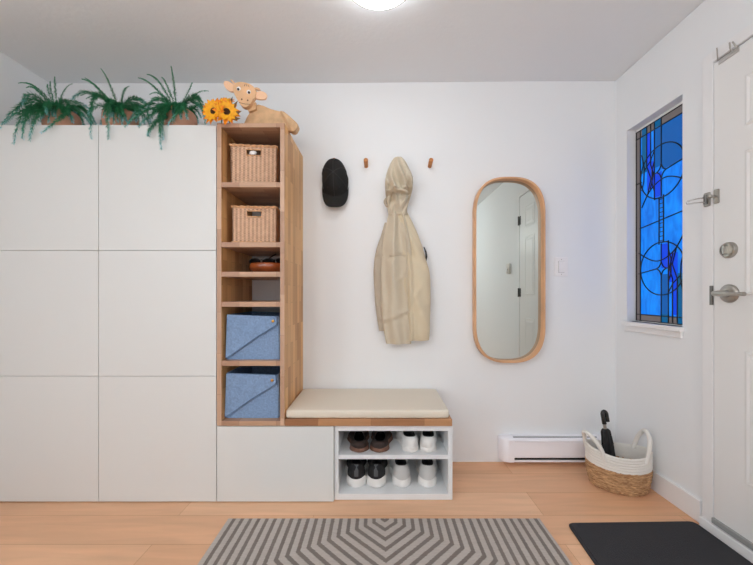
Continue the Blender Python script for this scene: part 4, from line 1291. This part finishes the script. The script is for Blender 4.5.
def potted_fern(x, y, fronds, label, seed, lean=0):
    g = thing('potted_fern', (x, y, TOP), label, 'potted plant', 'ferns on the tall cabinets')
    bm = nb()
    z = TOP+.0005
    lathe(bm, [(.055, z), (.062, z+.003), (.078, z+.040), (.084, z+.080), (.083, z+.108), (.078, z+.128), (.071, z+.136), (.066, z+.135), (.067, z+.124)], (x, y, 0), 40, cap1=False)
    obj('pot', bm, M['terracotta'], g, True)
    bm = nb(); lathe(bm, [(.069, z+.122), (.05, z+.128), (.001, z+.130)], (x, y, 0), 24, cap0=False); obj('soil', bm, M['soil'], g, True)
    rr = random.Random(seed)
    fl = [[(a, b, c) for a, b, c in f] for f in fronds]
    for k in range(9):                       # short fronds tumbling over the front of the pot
        dx = rr.uniform(-.085, .085); e = rr.uniform(.05, .11)
        fl.append([(x+dx*.3, y-.03, z+.13), (x+dx*.75, y-.075, z+.135), (x+dx*1.15, y-.105, z+.13-e)])
    for k in range(7):                       # the far side of the plant
        a = rr.uniform(.1, PI-.1); l = rr.uniform(.10, .17)
        r0 = (x+.03*cos(a), y+.02, z+.132); r2 = (x+l*cos(a), min(-.03, y+l*.9*sin(a)+.03), z+.132+rr.uniform(-.06, .05))
        fl.append([r0, ((r0[0]+r2[0])/2, (r0[1]+r2[1])/2, z+.20), r2])
    for i, f in enumerate(fl):
        f = [tuple(p) for p in f]
        # every frond springs from the soil
        p0 = Vector(f[0]); q = Vector((x+(p0.x-x)*.6, y+(p0.y-y)*.4, z+.132))
        up = f[2][2] > 2.10
        frond(g, [tuple(q), f[1], f[2]], width=(.020 if up else .029), dens=(.8 if up else .9), up=up, seed=seed*100+i)
    return g
potted_fern(-1.749, -.275, FERN_A, 'leftmost potted fern on the cabinets, long blue-tipped fronds drooping left', 1)
potted_fern(-1.4235, -.275, FERN_B, 'middle potted fern on the cabinets, one tall frond leaning left', 2)
potted_fern(-1.095, -.275, FERN_C, 'rightmost potted fern on the cabinets, beside the sunflowers', 3)

# ------------------------------------------------------------------ sunflowers
def sunflower(c, n, R, label, seed, stem_end):
    c = Vector(c); n = Vector(n).normalized()
    g = thing('sunflower', tuple(c), label, 'sunflower', 'sunflowers on the cabinets')
    a, b = frame_at(n); rr = random.Random(seed)
    for lay, (nn, mat, r0, lift) in enumerate(((13, M['petal'], 1.08, -.004), (12, M['petal2'], .88, .004))):
        bm = nb()
        for k in range(nn):
            th = 2*PI*k/nn+lay*.2+rr.uniform(-.08, .08); d = a*cos(th)+b*sin(th); w = n.cross(d)
            ln = R*r0*rr.uniform(.88, 1.05); W_ = R*.21; tw = rr.uniform(-.25, .25)
            rows = []
            for i, t in enumerate((.22, .4, .6, .8, 1.0)):
                hw = W_*(.5, .95, 1.0, .62, .03)[i]; cv_ = lift+R*.30*(t-.25)-R*.30*(max(0, t-.55))**1.5*rr.uniform(.5, 1.6)
                cen = c+d*(ln*t)+n*cv_
                rows.append([bm.verts.new(cen-w*hw+n*(.0025+tw*hw)), bm.verts.new(cen), bm.verts.new(cen+w*hw+n*(.0025-tw*hw))])
            for i in range(4):
                for j in range(2): bm.faces.new((rows[i][j], rows[i][j+1], rows[i+1][j+1], rows[i+1][j]))
        obj('petals', bm, mat, g, True)
    tilt = n.to_track_quat('Z', 'Y').to_matrix()
    bm = nb(); rd = R*.30
    lathe(bm, [(rd*.9, -.006), (rd, -.001), (rd*.97, .005), (rd*.75, .009), (rd*.45, .0075), (.0005, .006)], c, 24, 'z', tilt=tilt)
    obj('disc', bm, M['disc'], g, True)
    bm = nb(); lathe(bm, [(rd*.5, -.012), (rd*.9, -.006), (rd*.9, -.003)], c, 16, 'z', tilt=tilt); obj('calyx', bm, M['stem'], g, True)
    bm = nb(); e = Vector(stem_end)
    tube(bm, spline([tuple(c-n*.008), tuple(c-n*.05), tuple(c.lerp(e, .6)+Vector((0, 0, .012))), tuple(e)], 5), .003, 6)
    obj('stem', bm, M['stem'], g, True)
    return g
sunflower((-.832, -.434, 1.976), (-.28, -1, .05), .064, 'lower left sunflower of the three beside the wooden cow', 11, (-.86, -.22, 1.932))
fl2 = sunflower((-.768, -.432, 1.974), (.32, -1, -.02), .063, 'lower right sunflower, nearest to the wooden cow', 12, (-.79, -.22, 1.932))
sunflower((-.803, -.398, 2.030), (-.05, -.78, .6), .060, 'upper sunflower of the three, tilted up above the other two', 13, (-.825, -.20, 1.933))
bm = nb()
for (x, z, dx, dz) in ((-.735, 1.985, .022, .05), (-.728, 1.968, .034, .014), (-.742, 2.0, .002, .055), (-.73, 1.955, .03, -.012)):
    p = Vector((x-.026, -.424, z-.01)); t = Vector((x+dx, -.428, z+dz)); d = (t-p); w = d.cross(Vector((0, 1, 0))).normalized()*.011
    r = [bm.verts.new(p), bm.verts.new(p.lerp(t, .5)+w), bm.verts.new(t), bm.verts.new(p.lerp(t, .5)-w), bm.verts.new(p.lerp(t, .5)+Vector((0, -.004, 0)))]
    for i in range(4): bm.faces.new((r[i], r[(i+1) % 4], r[4]))
obj('leaf', bm, M['dryleaf'], fl2)

# ------------------------------------------------------------------ wooden cow
q = lambda u, v: (-.9421+u/1362.3, 2.2117-v/1362.3)      # drawing units of the plank outline to metres
cow = thing('wooden_cow', (-.62, -.34, 1.921), 'carved wooden cow figure with big eyes lying on top of the shelf tower', 'figurine')
body = [q(*p) for p in ((300, 390.5), (305, 345), (330, 290), (370, 235), (385, 215), (410, 203), (450, 215), (500, 238), (545, 254), (580, 255), (620, 283), (660, 318), (690, 343), (700, 356), (698, 370), (684, 396), (670, 403), (655, 402), (634, 390.5))]
bm = nb(); prism(bm, body, -.345, -.312, .003); obj('body', bm, M['cowbody'], cow)
hq = [q(*p) for p in ((572, 256), (600, 262), (640, 296), (690, 343), (701, 356), (699, 371), (685, 397), (670, 404), (655, 403), (645, 385), (632, 350), (612, 308))]
bm = nb(); prism(bm, hq, -.356, -.3452, .003); obj('hind_leg', bm, M['cowbody'], cow)
bm = nb(); prism(bm, [q(*p) for p in ((330, 235), (400, 200), (400, 250), (350, 270))], -.362, -.3452); obj('neck', bm, M['cowbody'], cow)
head = closed_spline([(257, 92), (290, 76), (340, 80), (390, 103), (412, 135), (408, 175), (392, 205), (374, 238), (347, 256), (320, 252), (298, 228), (276, 190), (256, 150), (250, 118)], 4)
bm = nb(); prism(bm, [q(*p) for p in head], -.384, -.3622, .004); hd = obj('head', bm, M['cowwood'], cow)
mz = closed_spline([(284, 190), (320, 184), (360, 188), (394, 200), (390, 218), (374, 240), (347, 259), (320, 255), (300, 230), (288, 208)], 4)
bm = nb(); prism(bm, [q(*p) for p in mz], -.393, -.3842, .004); mzo = obj('muzzle', bm, M['cowwood'], hd)
bm = nb()
for u, v in ((318, 206), (360, 213)): lathe(bm, [(.0042, 0), (.0042, -.0008), (.001, -.001)], (q(u, v)[0], -.3931, q(u, v)[1]), 14, 'y')
tube(bm, [(q(u, v)[0], -.3925, q(u, v)[1]) for u, v in ((299, 226), (320, 234), (345, 239), (374, 240))], .0014, 6)
tube(bm, [(q(u, v)[0], -.3842, q(u, v)[1]) for u, v in ((278, 188), (300, 183), (340, 183), (396, 198))], .0011, 6)
obj('nostrils', bm, M['cowdark'], hd)
for (u, v), (pu, pv) in (((292, 124), (291, 130)), ((363, 147), (366, 153))):
    bm = nb(); x, z = q(u, v); lathe(bm, [(.0110, 0), (.0105, -.0025), (.007, -.0045), (.001, -.0055)], (x, -.384, z), 20, 'y'); ey_ = obj('eye', bm, M['white'], hd, True)
    bm = nb(); x, z = q(pu, pv); lathe(bm, [(.0062, .003), (.0058, -.0012), (.001, -.0025)], (x, -.3885, z), 16, 'y'); obj('pupil', bm, M['black'], hd, True)
for pts in (((180, 66), (205, 62), (240, 78), (258, 96), (254, 128), (236, 137), (205, 122), (185, 97)), ((410, 142), (440, 134), (472, 142), (487, 162), (476, 186), (446, 191), (415, 188), (404, 175))):
    bm = nb(); prism(bm, [q(*p) for p in closed_spline(pts, 4)], -.376, -.3655, .003); obj('ear', bm, M['cowear'], hd)
for pts in (((228, 56), (240, 57), (268, 82), (258, 92)), ((398, 118), (418, 128), (444, 128), (436, 117), (412, 110))):
    bm = nb(); prism(bm, [q(*p) for p in pts], -.382, -.372, .001); obj('horn', bm, M['cowwood'], hd)
bm = nb()
for u, v, du in ((338, 92, -6), (348, 94, 2), (358, 98, 8)): tube(bm, [(q(u, v)[0], -.385, q(u, v)[1]), (q(u+du, v+14)[0], -.385, q(u+du, v+14)[1])], .0012, 6)
obj('forelock', bm, M['cowdark'], hd)

# ------------------------------------------------------------------ camera and world
cam = bpy.data.cameras.new('camera'); co = bpy.data.objects.new('camera', cam); C.objects.link(co)
co.location = (0, -2.133, 1.058); co.rotation_euler = (PI/2, 0, 0)
cam.sensor_width = 36; cam.lens = 337/753*36; cam.shift_x = -.0033; cam.shift_y = .0162; cam.clip_start = .05
bpy.context.scene.camera = co
w = bpy.data.worlds.new('world'); w.use_nodes = True; bpy.context.scene.world = w
w.node_tree.nodes['Background'].inputs[0].default_value = (.75, .86, 1, 1); w.node_tree.nodes['Background'].inputs[1].default_value = 1.0
sc = bpy.context.scene
vs = sc.view_settings; vs.view_transform = 'Standard'; vs.look = 'None'; vs.exposure = EXPO; vs.gamma = 1; vs.use_curve_mapping = False
sc.cycles.use_denoising = True
sc.cycles.max_bounces = 14; sc.cycles.diffuse_bounces = 10; sc.cycles.sample_clamp_indirect = 6
